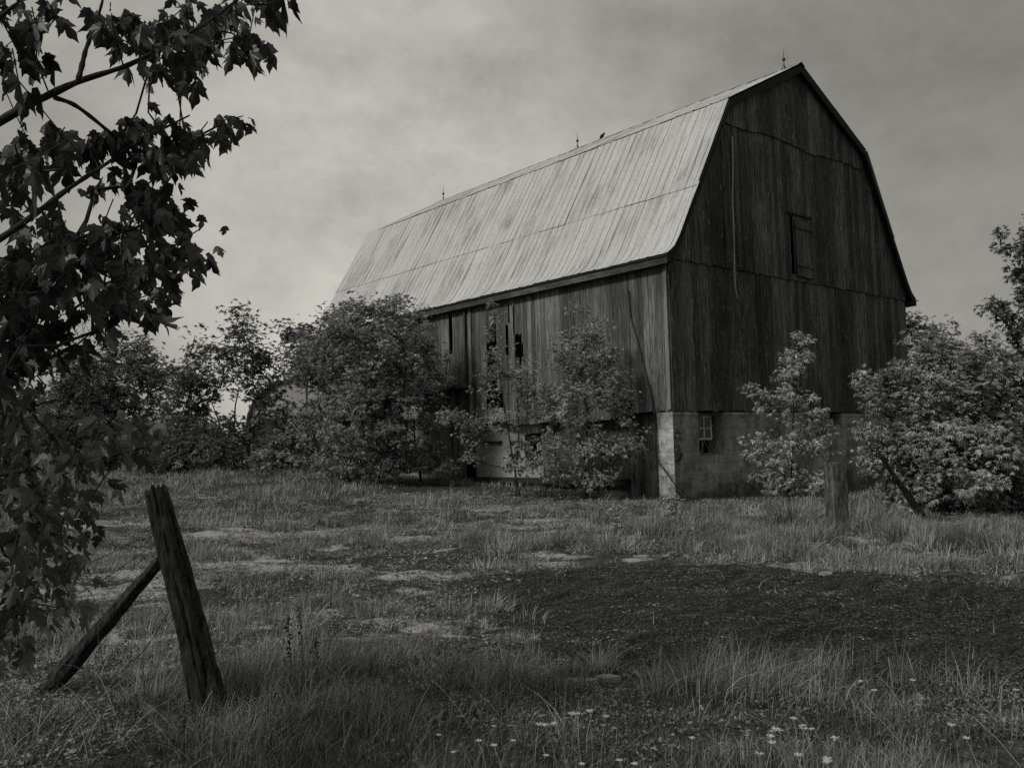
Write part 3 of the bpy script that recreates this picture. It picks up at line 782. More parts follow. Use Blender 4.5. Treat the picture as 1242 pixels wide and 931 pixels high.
def T(name, label, cat, bpx, t, lobes, ncl, per, sig, ls, leafmat, trunks, tm=W5, **kw):
    d = ray(*bpx); base = CAM+d*t; base[2] = float(height(base[0], base[1]))-.05
    lb = [lobe_px(a, b_, t+dt, rx, ry) for (a, b_, dt, rx, ry) in lobes]
    tg = in_lobes(lb, ncl)
    tg[:, 2] = np.maximum(tg[:, 2], height(tg[:, 0], tg[:, 1])+.15)
    st = []
    for (ox, top) in trunks:
        b2 = base+RT*ox; b2[2] = base[2]
        st.append(trunk_line(b2, at(top[0], top[1], t), 6, .06))
    return build_tree(name, label, cat, base, st, tg, leafmat, per, sig, ls, tm, **kw)

G_ = 'trees at the back left of the yard'
T('broadleaf_tree', 'dark round crowned tree far left, behind the leaning post', 'tree', (135, 578), 36,
  [(135, 465, 0, 62, 42), (95, 500, -1, 38, 42), (185, 470, .5, 30, 38), (150, 425, 0, 38, 20), (120, 540, 0, 52, 24)], 210, 34, .30, .15, 'leafA', [(0, (140, 500)), (.8, (165, 480))], group=G_)
T('broadleaf_tree', 'taller dark tree with a bare forked trunk, left of the pale shed', 'tree', (275, 577), 34,
  [(250, 450, 0, 38, 34), (303, 420, 0, 26, 36), (225, 480, 0, 26, 38), (318, 465, .5, 22, 36), (312, 520, 0, 24, 22), (255, 530, -.5, 42, 34), (290, 397, 0, 16, 16), (215, 540, 0, 24, 26)], 210, 30, .28, .14, 'leafA', [(0, (290, 470)), (.4, (250, 470))], group=G_, r_tip=.016)
T('broadleaf_tree', 'wispy top tree rising between the pale shed and the barn', 'tree', (372, 577), 44,
  [(372, 425, 0, 34, 22), (360, 402, 0, 18, 8), (375, 445, 0, 28, 16), (345, 505, 0, 12, 18), (385, 515, 0, 16, 30)], 105, 24, .34, .17, 'leafA', [(0, (375, 450))], group=G_)
T('elder_bush', 'big leafy bush covering the far end of the barn wall', 'bush', (425, 588), 26.5,
  [(450, 425, 0, 72, 48), (400, 435, 0, 42, 38), (492, 440, .6, 42, 52), (450, 500, -.5, 62, 50), (395, 515, -.3, 36, 42), (480, 385, .4, 36, 18), (430, 385, .2, 30, 18), (500, 525, 0, 28, 40), (518, 470, .4, 24, 38), (375, 410, .3, 18, 14), (410, 565, 0, 40, 16), (470, 560, 0, 45, 20), (525, 555, 0, 22, 22)], 520, 37, .17, .094, 'leafB', [(0, (425, 520)), (.2, (445, 470)), (2.1, (500, 470))])
T('elder_sapling', 'slender leafy sapling before the gaps in the side boards', 'sapling', (626, 592), 22.6,
  [(620, 480, 0, 46, 36), (600, 440, 0, 16, 42), (650, 520, 0, 36, 32), (590, 520, 0, 32, 26), (558, 505, 0, 20, 14), (600, 398, 0, 8, 16), (630, 560, 0, 34, 14), (645, 455, 0, 18, 26), (590, 460, 0, 14, 20), (575, 545, 0, 20, 18)], 110, 24, .12, .08, 'leafB', [(0, (628, 430)), (.1, (600, 395))], r_tip=.007)
T('elder_sapling', 'bushy sapling against the barn side, nearest the pale pier', 'sapling', (712, 598), 21.8,
  [(708, 430, 0, 34, 32), (698, 378, 0, 14, 10), (722, 405, 0, 20, 18), (680, 440, 0, 22, 24), (735, 460, 0, 36, 36), (690, 490, 0, 38, 38), (735, 545, 0, 42, 30), (675, 555, 0, 40, 28), (705, 575, 0, 50, 14), (762, 510, 0, 18, 40)], 215, 26, .125, .078, 'leafB', [(0, (706, 430)), (.3, (745, 480))], r_tip=.007)
T('elder_sapling', 'pale leaved pointed sapling in front of the dark gable', 'sapling', (955, 607), 18.8,
  [(966, 398, 0, 14, 8), (970, 420, 0, 12, 14), (962, 438, 0, 18, 18), (952, 485, 0, 32, 24), (935, 540, 0, 38, 30), (985, 530, 0, 26, 34), (962, 455, 0, 20, 20), (918, 475, 0, 12, 14), (955, 580, 0, 54, 18), (995, 490, 0, 14, 24)], 135, 16, .075, .085, 'leafC', [(0, (965, 400)), (.1, (935, 480))], r_tip=.005)
T('elder_bush', 'broad bush right of the square gatepost', 'bush', (1150, 632), 16.2,
  [(1140, 470, 0, 68, 48), (1130, 415, 0, 28, 18), (1200, 450, 0, 38, 28), (1075, 475, 0, 34, 32), (1160, 550, -.3, 82, 52), (1230, 520, 0, 52, 62), (1075, 540, 0, 40, 38), (1250, 590, 0, 56, 34), (1110, 595, 0, 50, 18), (1180, 605, -.3, 46, 20), (1185, 410, 0, 18, 12), (1165, 395, 0, 8, 8)], 640, 35, .115, .076, 'leafB', [(0, (1140, 500)), (.4, (1200, 480)), (-.3, (1100, 520))])
T('broadleaf_tree', 'dark overhanging tree cut by the right edge of the picture', 'tree', (1330, 620), 22,
  [(1240, 295, 0, 28, 18), (1232, 372, 0, 34, 10), (1260, 330, 0, 30, 30), (1300, 330, 0, 60, 90), (1225, 395, .5, 24, 18), (1320, 450, 0, 60, 70), (1235, 430, .5, 22, 22), (1215, 300, 0, 12, 4), (1225, 335, 0, 14, 6)], 300, 40, .14, .10, 'leafA', [(0, (1310, 400))], r_tip=.02)
T('elder_bush', 'dark shrub peeping out behind the right corner of the barn', 'bush', (1102, 600), 33,
  [(1103, 395, 0, 8, 14), (1115, 430, 0, 24, 40), (1120, 520, 0, 36, 60)], 90, 30, .22, .14, 'leafA', [(0, (1110, 450))])
T('elder_bush', 'low dark shrub under the forked tree beside the pale shed', 'bush', (240, 578), 32,
  [(240, 548, 0, 42, 20), (272, 555, 0, 20, 14), (200, 552, 0, 26, 16)], 90, 34, .2, .13, 'leafA', [(0, (240, 550))])
T('elder_bush', 'scrubby bush between the rail fence and the barn bush', 'bush', (365, 576), 30,
  [(345, 540, 0, 16, 26), (378, 515, 0, 18, 30), (365, 560, 0, 34, 12), (330, 556, 0, 20, 12)], 80, 26, .16, .11, 'leafB', [(0, (365, 530))])
# hedge-like tree line at the far back
for i, (px, t, w_, top) in enumerate([(-60, 60, 90, 450), (60, 70, 80, 470), (200, 75, 60, 500), (1300, 60, 90, 480), (1420, 50, 90, 440), (420, 80, 60, 500)]):
    T('broadleaf_tree', ['distant grey tree beyond the left edge', 'distant tree low behind the twiggy bare tree', 'distant tree low behind the round crowned tree', 'distant tree past the right edge', 'farthest right tree outside the picture', 'distant tree behind the barn bush'][i], 'tree', (px, 570), t,
      [(px, (top+575)/2, 0, w_, (575-top)/2)], 90, 34, .9, .4, 'leafA', [(0, (px, 520))], tm=W3)

# bare twiggy tree
d = ray(30, 578); base = CAM+d*30; base[2] = float(height(base[0], base[1]))
tg = in_lobes([lobe_px(95, 420, 30, 60, 45), lobe_px(60, 440, 30, 40, 50), lobe_px(150, 410, 30, 30, 25), lobe_px(20, 440, 30, 30, 60)], 420, .1)
root = empty('bare_tree', base, 'nearly leafless twiggy tree at the left edge', 'tree')
A, B = MB(), MB()
for P, r in skeleton([trunk_line(base, at(40, 470, 30), 6, .1)], tg, .006, .5, 0, .3): (A if r.max() > .05 else B).tube(P, r, 5, cap=False)
A.build('trunk', M['bark'], root); B.build('branches', M['bark'], root)
C = tg+rng.normal(size=tg.shape)*.1; scatter_leaves('crown', C, rnd_dir(len(C)), rnd_dir(len(C)), .09, W3[0], W3[1], M['leafA'], root)

# ---------------- foreground maple (trunk stands left of the picture)
half = [(0, 0), (.16, -.05), (.25, .10), (.36, .13), (.34, .24), (.52, .52), (.36, .47), (.27, .50), (.16, .46), (.24, .66), (.21, .78), (.10, .90), (0, 1.12)]
outl = half+[(-a, b_) for a, b_ in half[-2:0:-1]]
lt = [(0, .30, .03)]+[(a, b_, -.62*abs(a)**1.1-.30*b_*b_) for a, b_ in outl]
lf = [np.array([[0, i, i+1 if i < len(outl) else 1] for i in range(1, len(outl)+1)])]
MAPLE = (np.array(lt), lf)
mbase = np.array([-18.9, -9.6, 0.0]); mbase[2] = float(height(mbase[0], mbase[1]))
maple = empty('maple_tree', mbase, 'dark maple whose lobed leaves hang into the left of the picture', 'tree')
limbs_px = [
 [(-260, 330, 3.6), (-120, 230, 3.5), (0, 145, 3.5), (60, 115, 3.5), (95, 98, 3.5), (150, 82, 3.55), (180, 68, 3.6), (250, 30, 3.7), (300, -10, 3.8)],
 [(95, 98, 3.5), (104, 60, 3.55), (118, 25, 3.6), (130, -20, 3.6)],
 [(65, 118, 3.5), (90, 126, 3.55), (118, 148, 3.6), (150, 175, 3.7), (190, 190, 3.8), (235, 168, 3.9), (270, 150, 3.9)],
 [(-240, 420, 3.5), (-100, 350, 3.4), (0, 290, 3.4), (40, 262, 3.4), (80, 230, 3.5), (120, 205, 3.6), (170, 170, 3.8), (230, 140, 3.9)],
 [(-220, 480, 3.6), (-90, 420, 3.6), (0, 380, 3.6), (70, 365, 3.6), (140, 340, 3.7), (200, 325, 3.8), (245, 305, 3.9)],
 [(-200, 640, 3.3), (-90, 600, 3.3), (0, 575, 3.3), (60, 565, 3.3), (110, 560, 3.3), (150, 548, 3.35), (185, 540, 3.4)],
 [(-180, 720, 3.4), (-60, 690, 3.4), (0, 660, 3.4), (40, 640, 3.5), (80, 630, 3.5)],
 [(-260, 120, 3.4), (-100, 60, 3.4), (0, 20, 3.4), (40, -10, 3.5)],
]
blobs = [ # px,py,rx,ry,n clusters
 (20, 30, 30, 40, 10), (10, 70, 14, 26, 4), (60, 15, 18, 14, 3), (55, 85, 14, 8, 2), (10, 105, 14, 10, 2), (130, 18, 14, 26, 5), (150, 45, 14, 18, 4), (190, 40, 22, 22, 6), (205, 85, 26, 22, 8), (240, 30, 24, 22, 7), (250, 55, 26, 14, 6), (300, 60, 12, 14, 2), (290, 45, 20, 12, 4), (300, 8, 34, 12, 6), (335, 5, 24, 8, 4), (235, 85, 12, 16, 3), (225, 10, 22, 14, 4), (270, 20, 20, 16, 4), (310, 70, 8, 6, 1),
 (170, 155, 30, 16, 7), (215, 165, 26, 20, 8), (255, 160, 24, 16, 5), (280, 148, 16, 6, 2), (190, 190, 40, 28, 12), (235, 185, 22, 16, 6), (120, 175, 24, 16, 6), (85, 165, 14, 10, 3), (60, 185, 30, 26, 9), (20, 195, 24, 30, 9), (15, 235, 18, 24, 5), (150, 225, 45, 30, 14), (200, 240, 24, 26, 8), (210, 265, 10, 14, 3), (240, 290, 10, 8, 1), (170, 270, 35, 20, 10), (130, 290, 40, 22, 11),
 (215, 308, 20, 12, 5), (180, 325, 36, 18, 10), (240, 315, 16, 10, 4), (200, 350, 22, 16, 6), (130, 335, 50, 22, 14), (60, 320, 50, 30, 16), (20, 345, 30, 40, 14), (80, 370, 50, 24, 13), (150, 365, 30, 20, 8), (190, 378, 16, 12, 3), (120, 400, 22, 10, 3), (70, 420, 22, 16, 5), (25, 410, 25, 20, 7), (10, 465, 16, 36, 6), (35, 490, 12, 14, 2), (60, 440, 14, 10, 2), (20, 285, 20, 18, 5), (70, 275, 22, 14, 4),
 (10, 535, 20, 30, 5), (60, 520, 30, 16, 4), (60, 545, 40, 16, 8), (130, 535, 30, 12, 5), (172, 522, 26, 12, 6), (188, 545, 14, 8, 3), (150, 552, 14, 8, 2), (105, 575, 30, 16, 4), (50, 590, 40, 20, 8), (30, 630, 34, 24, 9), (90, 610, 24, 14, 3), (20, 690, 30, 34, 9), (60, 665, 24, 20, 4), (15, 750, 22, 26, 5), (50, 710, 18, 16, 3), (20, 780, 24, 20, 4), (85, 640, 24, 20, 4), (70, 740, 16, 20, 3), (35, 580, 34, 20, 5), (90, 690, 12, 14, 2),
 (-80, 60, 70, 70, 9), (-80, 250, 80, 80, 9), (-90, 420, 70, 70, 7), (-80, 600, 60, 80, 5), (-60, 740, 50, 50, 3)]
tg = []; tlow = []
for (px, py, rx, ry, n) in blobs:
    for i in range(n):
        a, r_ = rng.random()*6.28, math.sqrt(rng.random())
        base_t = 3.55+.35*max(0, px)/250 if py < 500 else 3.35
        tlow.append(py > 500)
        tg.append(at(px+rx*r_*math.cos(a), py-6+ry*r_*math.sin(a), base_t+rng.uniform(-.35, .35)))
tg = np.array(tg); tlow = np.array(tlow)
starts = [[at(*p) for p in l_] for l_ in limbs_px]
mt = [mbase+np.array([0, 0, -.1]), mbase+np.array([.02, .03, .6]), mbase+np.array([-.03, .05, 1.2]), mbase+np.array([.04, .02, 1.9]), mbase+np.array([0, 0, 2.8]), mbase+np.array([.1, -.1, 3.8]), mbase+np.array([.16, -.02, 4.6])]
ex = in_lobes([(mbase[0]+.3, mbase[1]+.1, 3.2, 1.5, 1.5, 1.3), (mbase[0]+.9, mbase[1]-.3, 2.4, 1.1, 1.0, .9), (mbase[0]-.2, mbase[1]+.5, 4.3, 1.1, 1.1, .8), (mbase[0]+.8, mbase[1]-.5, 1.5, .7, .6, .6)], 300, .15)
rel = ex-CAM; ang = np.degrees(np.arctan2(rel@RT, rel@FW)); ex = ex[(ang < -36) & (np.linalg.norm(rel, axis=1) > 1.6)]
tg = np.concatenate([tg, ex]); tlow = np.concatenate([tlow, np.zeros(len(ex), bool)])
lines = skeleton(starts+[mt], tg, .0026, .42, .015, .12, rmax=.021)
lines = [q_ for q_ in lines if len(q_[0]) != len(mt) or np.linalg.norm(q_[0][0]-mt[0]) > .01]
A, B = MB(), MB()
A.tube(mt, [.17, .135, .12, .105, .08, .05, .012], 12, jit=.15)
for l_ in starts:   # join each limb to the trunk
    p = l_[0]; z = min(3.6, max(.7, p[2]-.35)); q = mbase+np.array([0, 0, z])
    if l_ is starts[1] or l_ is starts[2]: continue
    A.tube([q, (q+p)/2+[0, 0, .05], p, l_[1]], [.045, .034, .027, .021], 8)
for l_, r0 in zip(starts, (.021, .011, .010, .017, .015, .012, .010, .016)):
    q = np.array(l_); s_ = np.linspace(0, len(q)-1, 30); q = np.stack([np.interp(s_, np.arange(len(l_)), q[:, i]) for i in range(3)], 1)
    for _ in range(3): q[1:-1] = (q[:-2]+2*q[1:-1]+q[2:])/4
    A.tube(q, np.linspace(r0, .004, 30)*(1+.12*np.sin(np.arange(30)*1.7)), 8, jit=.12)
for P, r in lines: B.tube(P, np.maximum(r, .0016), 6, cap=False)
A.build('trunk', M['bark'], maple, smooth=True); B.build('branches', M['bark'], maple, smooth=True)
cnt_ = np.where(tlow, rng.integers(3, 8, len(tg)), rng.integers(1, 6, len(tg))); ci = np.repeat(np.arange(len(tg)), cnt_); n = len(ci)
C = tg[ci]+rng.normal(size=(n, 3))*.032
a = rng.random(n)*6.28
D = np.stack([np.cos(a), np.sin(a), -.5-1.3*rng.random(n)], 1)*np.array([.8, .8, 1])+RT*.35
Nn = rnd_dir(n)*.8+np.array([0, 0, .9])-FW*.3
MB2 = MAPLE[0].copy(); MB2[:, 2] = -1.05*np.abs(MB2[:, 0])**1.05-.5*MB2[:, 1]**2+.12*np.sin(MB2[:, 1]*9)*np.abs(MB2[:, 0]); MB2[:, 0] *= .8
MC2 = MAPLE[0].copy(); MC2[:, 2] = .35*MC2[:, 0]-.6*np.maximum(0, MC2[:, 1]-.4)**1.5; MC2[:, 0] += .12*MC2[:, 1]**2
pk = rng.integers(0, 3, n)
for q_, tm_ in enumerate((MAPLE[0], MB2, MC2)):
    w_ = (pk == q_) & ~tlow[ci]
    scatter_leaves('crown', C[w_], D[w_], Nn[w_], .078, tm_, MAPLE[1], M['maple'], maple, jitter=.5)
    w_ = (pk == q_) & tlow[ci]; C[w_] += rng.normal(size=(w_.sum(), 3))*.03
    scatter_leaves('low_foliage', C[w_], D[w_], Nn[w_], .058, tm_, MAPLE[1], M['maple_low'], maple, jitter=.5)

# ------------------------------------------------------------------ posts, wire, gatepost
def rough_log(name, P, r, mat, root=None, label=None, cat=None, k=44, rings=44, groove=.30):
    P = np.array(P, float); tt = np.linspace(0, 1, len(P)); s = np.linspace(0, 1, rings)
    Q = np.stack([np.interp(s, tt, P[:, i]) for i in range(3)], 1); rr = np.interp(s, tt, r)
    a = np.arange(k)/k*2*math.pi; gr = rng.random(k)**2.2*1.3
    ax = Q[-1]-Q[0]; ax /= np.linalg.norm(ax); A = np.cross(ax, [0, 0, 1]) if abs(ax[2]) < .9 else np.cross(ax, [1, 0, 0]); A /= np.linalg.norm(A); B = np.cross(ax, A)
    V = []
    for i in range(rings):
        n = vnoise(a*5+3, np.full(k, s[i]*9)); sh = vnoise(a*3+50, np.full(k, s[i]*4)); n2 = vnoise(np.cos(a)*2+9, np.sin(a)*2+s[i]*3)
        rad = rr[i]*(1-groove*gr*np.clip(sh*2-.3, 0, 1)+.16*(n-.5)+.30*(n2-.5)+.10*(vnoise(np.cos(a)*6+20, np.sin(a)*6+s[i]*14)-.5)-.10*max(0, (s[i]-.9)/.1)*vnoise(a*4, a*0+1))
        end = ((vnoise(a*1.6, a*0+7)-.6)*.07+(vnoise(a*6, a*0+2)-.5)*.03)*max(0, (s[i]-.93)/.07)
        V.append(Q[i]+(np.cos(a)*rad)[:, None]*A+(np.sin(a)*rad)[:, None]*B+end[:, None]*ax)
    V = np.concatenate(V); F = []
    for i in range(rings-1):
        j = np.arange(k); j2 = (j+1) % k; F.append(np.stack([i*k+j, i*k+j2, (i+1)*k+j2, (i+1)*k+j], 1))
    V = np.concatenate([V, [Q[0], Q[-1]-ax*.02]]); c0, c1 = rings*k, rings*k+1; j = np.arange(k)
    Tt = np.concatenate([np.stack([np.full(k, c0), (j+1) % k, j], 1), np.stack([np.full(k, c1), (rings-1)*k+j, (rings-1)*k+(j+1) % k], 1)])
    o = mesh_obj(name, V, [np.concatenate(F), Tt], mat, loc=Q[0])
    return tag(o, label, cat)
pb = at(268, 900, 4.72); pb[2] -= .05; pt = at(189, 592, 4.9)
rough_log('fence_post', [pb, pb*.5+pt*.5+RT*.004, pt], [.098, .085, .066], M['post'], None, 'split leaning wooden fence post in the left foreground', 'post')
b0 = at(46, 850, 5.25); b1 = at(196, 678, 4.98)
rough_log('brace_post', [b0, b0*.5+b1*.5, b1], [.058, .052, .034], M['post'], None, 'dark slanting timber brace leaning on the fence post', 'brace', k=26)
rough_log('fallen_log', [at(165, 845, 4.7), at(200, 875, 4.6), at(236, 905, 4.5)], [.04, .055, .05], M['post'], None, 'dark broken log lying in grass below the leaning post', 'log', k=12)
# wires
wires = [([(-40, 722, 5.6), (60, 700, 5.3), (120, 678, 5.1), (160, 658, 4.9), (186, 650, 4.85)], 'upper rusty barbed wire strand running left from the leaning post'),
         ([(-40, 790, 5.5), (50, 745, 5.3), (120, 706, 5.1), (170, 672, 4.9), (194, 655, 4.85)], 'middle sagging wire strand tied to the leaning post'),
         ([(-40, 840, 5.2), (80, 800, 5.0), (130, 830, 4.9), (175, 790, 4.85), (205, 740, 4.82), (222, 725, 4.8)], 'lowest wire strand looping over the brace into the grass'),
         ([(100, 708, 5.0), (113, 722, 5.0), (121, 740, 5.0), (118, 775, 4.95), (128, 815, 4.85), (137, 832, 4.8), (134, 858, 4.75), (110, 880, 4.7)], 'curled loose wire hanging down over the timber brace')]
for pts, lb in wires:
    P = np.array([at(*p) for p in pts]); s = np.linspace(0, len(P)-1, 26); Q = np.stack([np.interp(s, np.arange(len(P)), P[:, i]) for i in range(3)], 1)
    Q[1:-1] = (Q[:-2]+Q[1:-1]*2+Q[2:])/4; Q[1:-1] = (Q[:-2]+Q[1:-1]*2+Q[2:])/4
    t = MB(); t.tube(Q, .0023, 5)
    for i in range(2, 25, 4):
        for kk in range(3):
            v = rnd_dir(1)[0]*.014; t.tube([Q[i]-v, Q[i]+v], .0013, 4)
    tag(t.build('barbed_wire', M['wire'], loc=Q[-1]), lb, 'wire', 'fence wires at the leaning post')
# stone gatepost
gp = gnd(1017, 650); gp[2] -= .05
M['gate'] = mat_wood('gatepost_weathered', .03, .22, grain=(7, 7, 1.6))
gr = empty('gatepost', gp, 'short square weathered gatepost standing in the grass before the right bush', 'gatepost')
def rbox(mb, c, hx, hy, z0, z1, ang, tp=1.0):
    ca, sa = math.cos(ang), math.sin(ang); P = []
    for z, s in ((z0, 1), (z1, tp)):
        for sx, sy in ((-1, -1), (1, -1), (1, 1), (-1, 1)):
            P.append((c[0]+(sx*hx*ca-sy*hy*sa)*s, c[1]+(sx*hx*sa+sy*hy*ca)*s, z))
    mb.hexa(P)
t = MB(); z = gp[2]-.1
def gp_ring(z, k=40):
    P = []
    for i in range(k):
        a = i/k*2*math.pi; c, s_ = math.cos(a), math.sin(a); m_ = max(abs(c), abs(s_)); u, v_ = c/m_*.122, s_/m_*.108
        rr = 1-.10*(max(0, abs(c*s_)*2-.9))-.05*float(vnoise(a*3+z*2.0, z*9))-.03*float(vnoise(a*9, z*30)); ca, sa = math.cos(R(-22)), math.sin(R(-22))
        P.append((gp[0]+(u*ca-v_*sa)*rr, gp[1]+(u*sa+v_*ca)*rr, z))
    return P
zz = []
z = gp[2]-.1
for hh in (.38, .27, .26, .27):
    zz += list(np.linspace(z+.004, z+hh-.004, 7)); z += hh
k = 40; V = []
for j_, q in enumerate(zz):
    rg = np.array(gp_ring(q)); 
    if j_ % 7 in (0, 6): rg[:, :2] = gp[:2]+(rg[:, :2]-gp[:2])*.975
    if j_ == len(zz)-1: rg[:, 2] += .018*(rng.random(k)-.5)
    V.append(rg)
V = np.concatenate(V+[[[gp[0], gp[1], zz[-1]-.004]]]); j = np.arange(k); j2 = (j+1) % k
Fq_ = np.concatenate([np.stack([i*k+j, i*k+j2, (i+1)*k+j2, (i+1)*k+j], 1) for i in range(len(zz)-1)])
o = mesh_obj('shaft', V, [Fq_, np.stack([np.full(k, len(V)-1), (len(zz)-1)*k+j, (len(zz)-1)*k+j2], 1)], M['gate'], gr)
# diagonal pole in the right bush
a = at(1120, 628, 14.6); c = at(1068, 553, 14.0)
rough_log('wooden_pole', [a, (a+c)/2, c], [.07, .05, .035], M['post'], None, 'slanting old pole sticking out of the right bush', 'pole', k=10)

# ------------------------------------------------------------------ back left: sheds and rail fence
def shed(name, label, px, pyb, t, width, depth, hh, ang, mat, wallmat, gothic=True, ridge=1.6):
    b_ = CAM+ray(px, pyb)*t; b_[2] = float(height(b_[0], b_[1]))-.1
    root = empty(name, b_, label, 'shed')
    n = 13; prof = []
    for i in range(n):
        s = i/(n-1)
        if gothic: th = math.pi*(1-s); prof.append((math.cos(th)*width/2, hh+math.sin(th)**.8*ridge))
        else: prof.append(((s-.5)*width, hh+ridge*(1-abs(2*s-1))))
    def w(u, v, z): return (b_[0]+u*math.cos(ang)-v*math.sin(ang), b_[1]+u*math.sin(ang)+v*math.cos(ang), b_[2]+z)
    mb = MB()
    for (u0, z0), (u1, z1) in zip(prof, prof[1:]):
        mb.hexa([w(u0*1.03, -.2, z0), w(u1*1.03, -.2, z1), w(u1*1.03, depth+.2, z1), w(u0*1.03, depth+.2, z0), w(u0*1.03, -.2, z0+.06), w(u1*1.03, -.2, z1+.06), w(u1*1.03, depth+.2, z1+.06), w(u0*1.03, depth+.2, z0+.06)])
    mb.build('roof', mat, root)
    mb = MB(); us = np.linspace(-width/2, width/2, 25)
    zf = lambda u: np.interp(u, [p[0] for p in prof], [p[1] for p in prof])
    for u0, u1 in zip(us, us[1:]):
        mb.hexa([w(u0, 0, 0), w(u1, 0, 0), w(u1, .05, 0), w(u0, .05, 0), w(u0, 0, zf(u0)), w(u1, 0, zf(u1)), w(u1, .05, zf(u1)), w(u0, .05, zf(u0))])
    for sx in (-1, 1):
        u0 = sx*width/2; mb.hexa([w(u0, 0, 0), w(u0+.05, 0, 0), w(u0+.05, depth, 0), w(u0, depth, 0), w(u0, 0, hh), w(u0+.05, 0, hh), w(u0+.05, depth, hh), w(u0, depth, hh)])
    mb.build('wall', wallmat, root)
    for u in ():
        mb = MB(); mb.hexa([w(u-.09, -.1, 0), w(u+.09, -.1, 0), w(u+.09, -.02, 0), w(u-.09, -.02, 0), w(u-.09+.2, -.1, zf(u)), w(u+.09+.2, -.1, zf(u)), w(u+.09+.2, -.02, zf(u)), w(u-.09+.2, -.02, zf(u))]); mb.build('rib', M['dark_wood'], root)
    return root
shed('storage_shed', 'pale rounded metal shed showing between the left trees', 372, 575, 52, 7.0, 12, 2.0, R(-45), M['barn_white'], M['barn_white'], True, 3.2)
shed('board_shed', 'low weathered board shed in front of the pale rounded shed', 318, 575, 42, 2.8, 4, 1.0, R(-42), M['farwood'], M['farwood'], False, 1.5)
fa = [CAM+ray(px, 575)*t for px, t in ((262, 37), (300, 36.5), (353, 36), (388, 35.5))]
fr = empty('rail_fence', fa[1], 'low dark two rail fence before the sheds', 'fence')
for p in fa:
    t = MB(); z = float(height(p[0], p[1])); t.box(p[0]-.09, p[0]+.09, p[1]-.09, p[1]+.09, z-.1, z+1.35); t.build('post', M['farwood'], fr)
for hz in (.55, 1.1):
    t = MB(); t.tube([(p[0], p[1], float(height(p[0], p[1]))+hz) for p in fa], .05, 6); t.build('rail', M['dark_wood'], fr)

# ------------------------------------------------------------------ small plants
def flower(root_loc, h, lean, head=.017):
    """pale daisy-like head on a thin stem"""
    p0 = np.array(root_loc); p1 = p0+np.array([lean[0], lean[1], h])
    return p0, p1
def make_flower(name, label, group, p0, h, lx, ly, proto=None):
    p0 = np.array(p0, float)
    if proto is not None:
        r_ = proto.copy(); COL.objects.link(r_); r_.location = p0; r_.rotation_euler = (0, 0, rng.random()*6.28)
        s = h/.3; r_.scale = (s*.5+.5, s*.5+.5, s); tag(r_, label, 'flower', group)
        for ch in proto.children:
            c = ch.copy(); COL.objects.link(c); c.parent = r_
        return r_
    root = empty(name, p0, label, 'flower', group); h = .3
    t = MB(); P = [p0+np.array([lx*s*s, ly*s*s, h*s-.03*s*s]) for s in np.linspace(0, 1, 6)]
    t.tube(P, [.0022, .002, .0018, .0016, .0015, .0015], 5); t.build('stem', M['straw'], root)
    t = MB(); tip = P[-1]
    for k in range(14):
        a = k/14*6.28+rng.uniform(-.1, .1); d_ = np.array([math.cos(a), math.sin(a), rng.uniform(.25, .9)]); s_ = np.array([-math.sin(a), math.cos(a), 0])*.003
        t.add([tip+d_*.003, tip+d_*.013-s_*1.3+[0, 0, .004], tip+d_*.021, tip+d_*.013+s_*1.3+[0, 0, .004]], [[0, 1, 2, 3]])
    t.build('flower_head', M['petal'], root)
    t = MB(); aa = np.linspace(-1.4, 1.4, 5); t.tube([tip+np.array([0, 0, .005*math.sin(a)+.003]) for a in aa], [.007*math.cos(a)+.0005 for a in aa], 8); t.build('flower_disc', M['petal'], root)
    return root
def fl_root(px, py, h):
    """ground point whose flower at height h shows near the pixel"""
    d = ray(px, py); t = 2.0
    while t < 20:
        p = CAM+d*t
        if p[2]-h < height(p[0], p[1]): break
        t += .01
    return np.array([p[0], p[1], float(height(p[0], p[1]))])
protoA = make_flower('daisy', None, None, fl_root(692, 862, .26), .3, .03, -.02)
protos = [protoA]
for lx, ly in ((-.05, .02), (.07, .04)):
    r_ = make_flower('daisy', None, None, fl_root(700, 858, .26), .3, lx, ly); protos.append(r_)
used = set()
sets = [([(692, 862), (686, 870), (694, 868), (703, 860), (717, 853), (720, 858), (728, 866), (674, 872), (705, 882), (647, 880)], .24, 'pale daisy in the loose cluster below the centre gravel', 'daisies in the cluster below the centre gravel'),
        ([(952, 878), (960, 876), (968, 873), (973, 874), (976, 877), (985, 878), (990, 884), (932, 880), (958, 890), (920, 905), (977, 918), (1010, 918), (1020, 915), (922, 900)], .24, 'pale daisy in the tight bunch at the bottom right', 'daisies in the bunch at the bottom right'),
        ([(1055, 822), (1068, 808), (1082, 822), (1062, 838), (1053, 834), (1029, 834), (1116, 826), (1120, 862), (1187, 820), (1158, 836), (1160, 870), (1172, 884), (1186, 897), (1130, 905), (1131, 922), (1072, 923), (1225, 833)], .18, 'small pale daisy scattered in the right verge by the gravel', 'daisies scattered along the right verge'),
        ([(545, 885), (590, 880), (620, 878), (550, 905), (628, 892), (715, 918), (722, 920), (763, 918), (768, 920), (838, 894), (610, 905), (880, 862), (760, 924), (652, 909), (547, 912), (590, 900)], .14, 'tiny pale daisy low in the grass at bottom centre', 'daisies low at the bottom centre')]
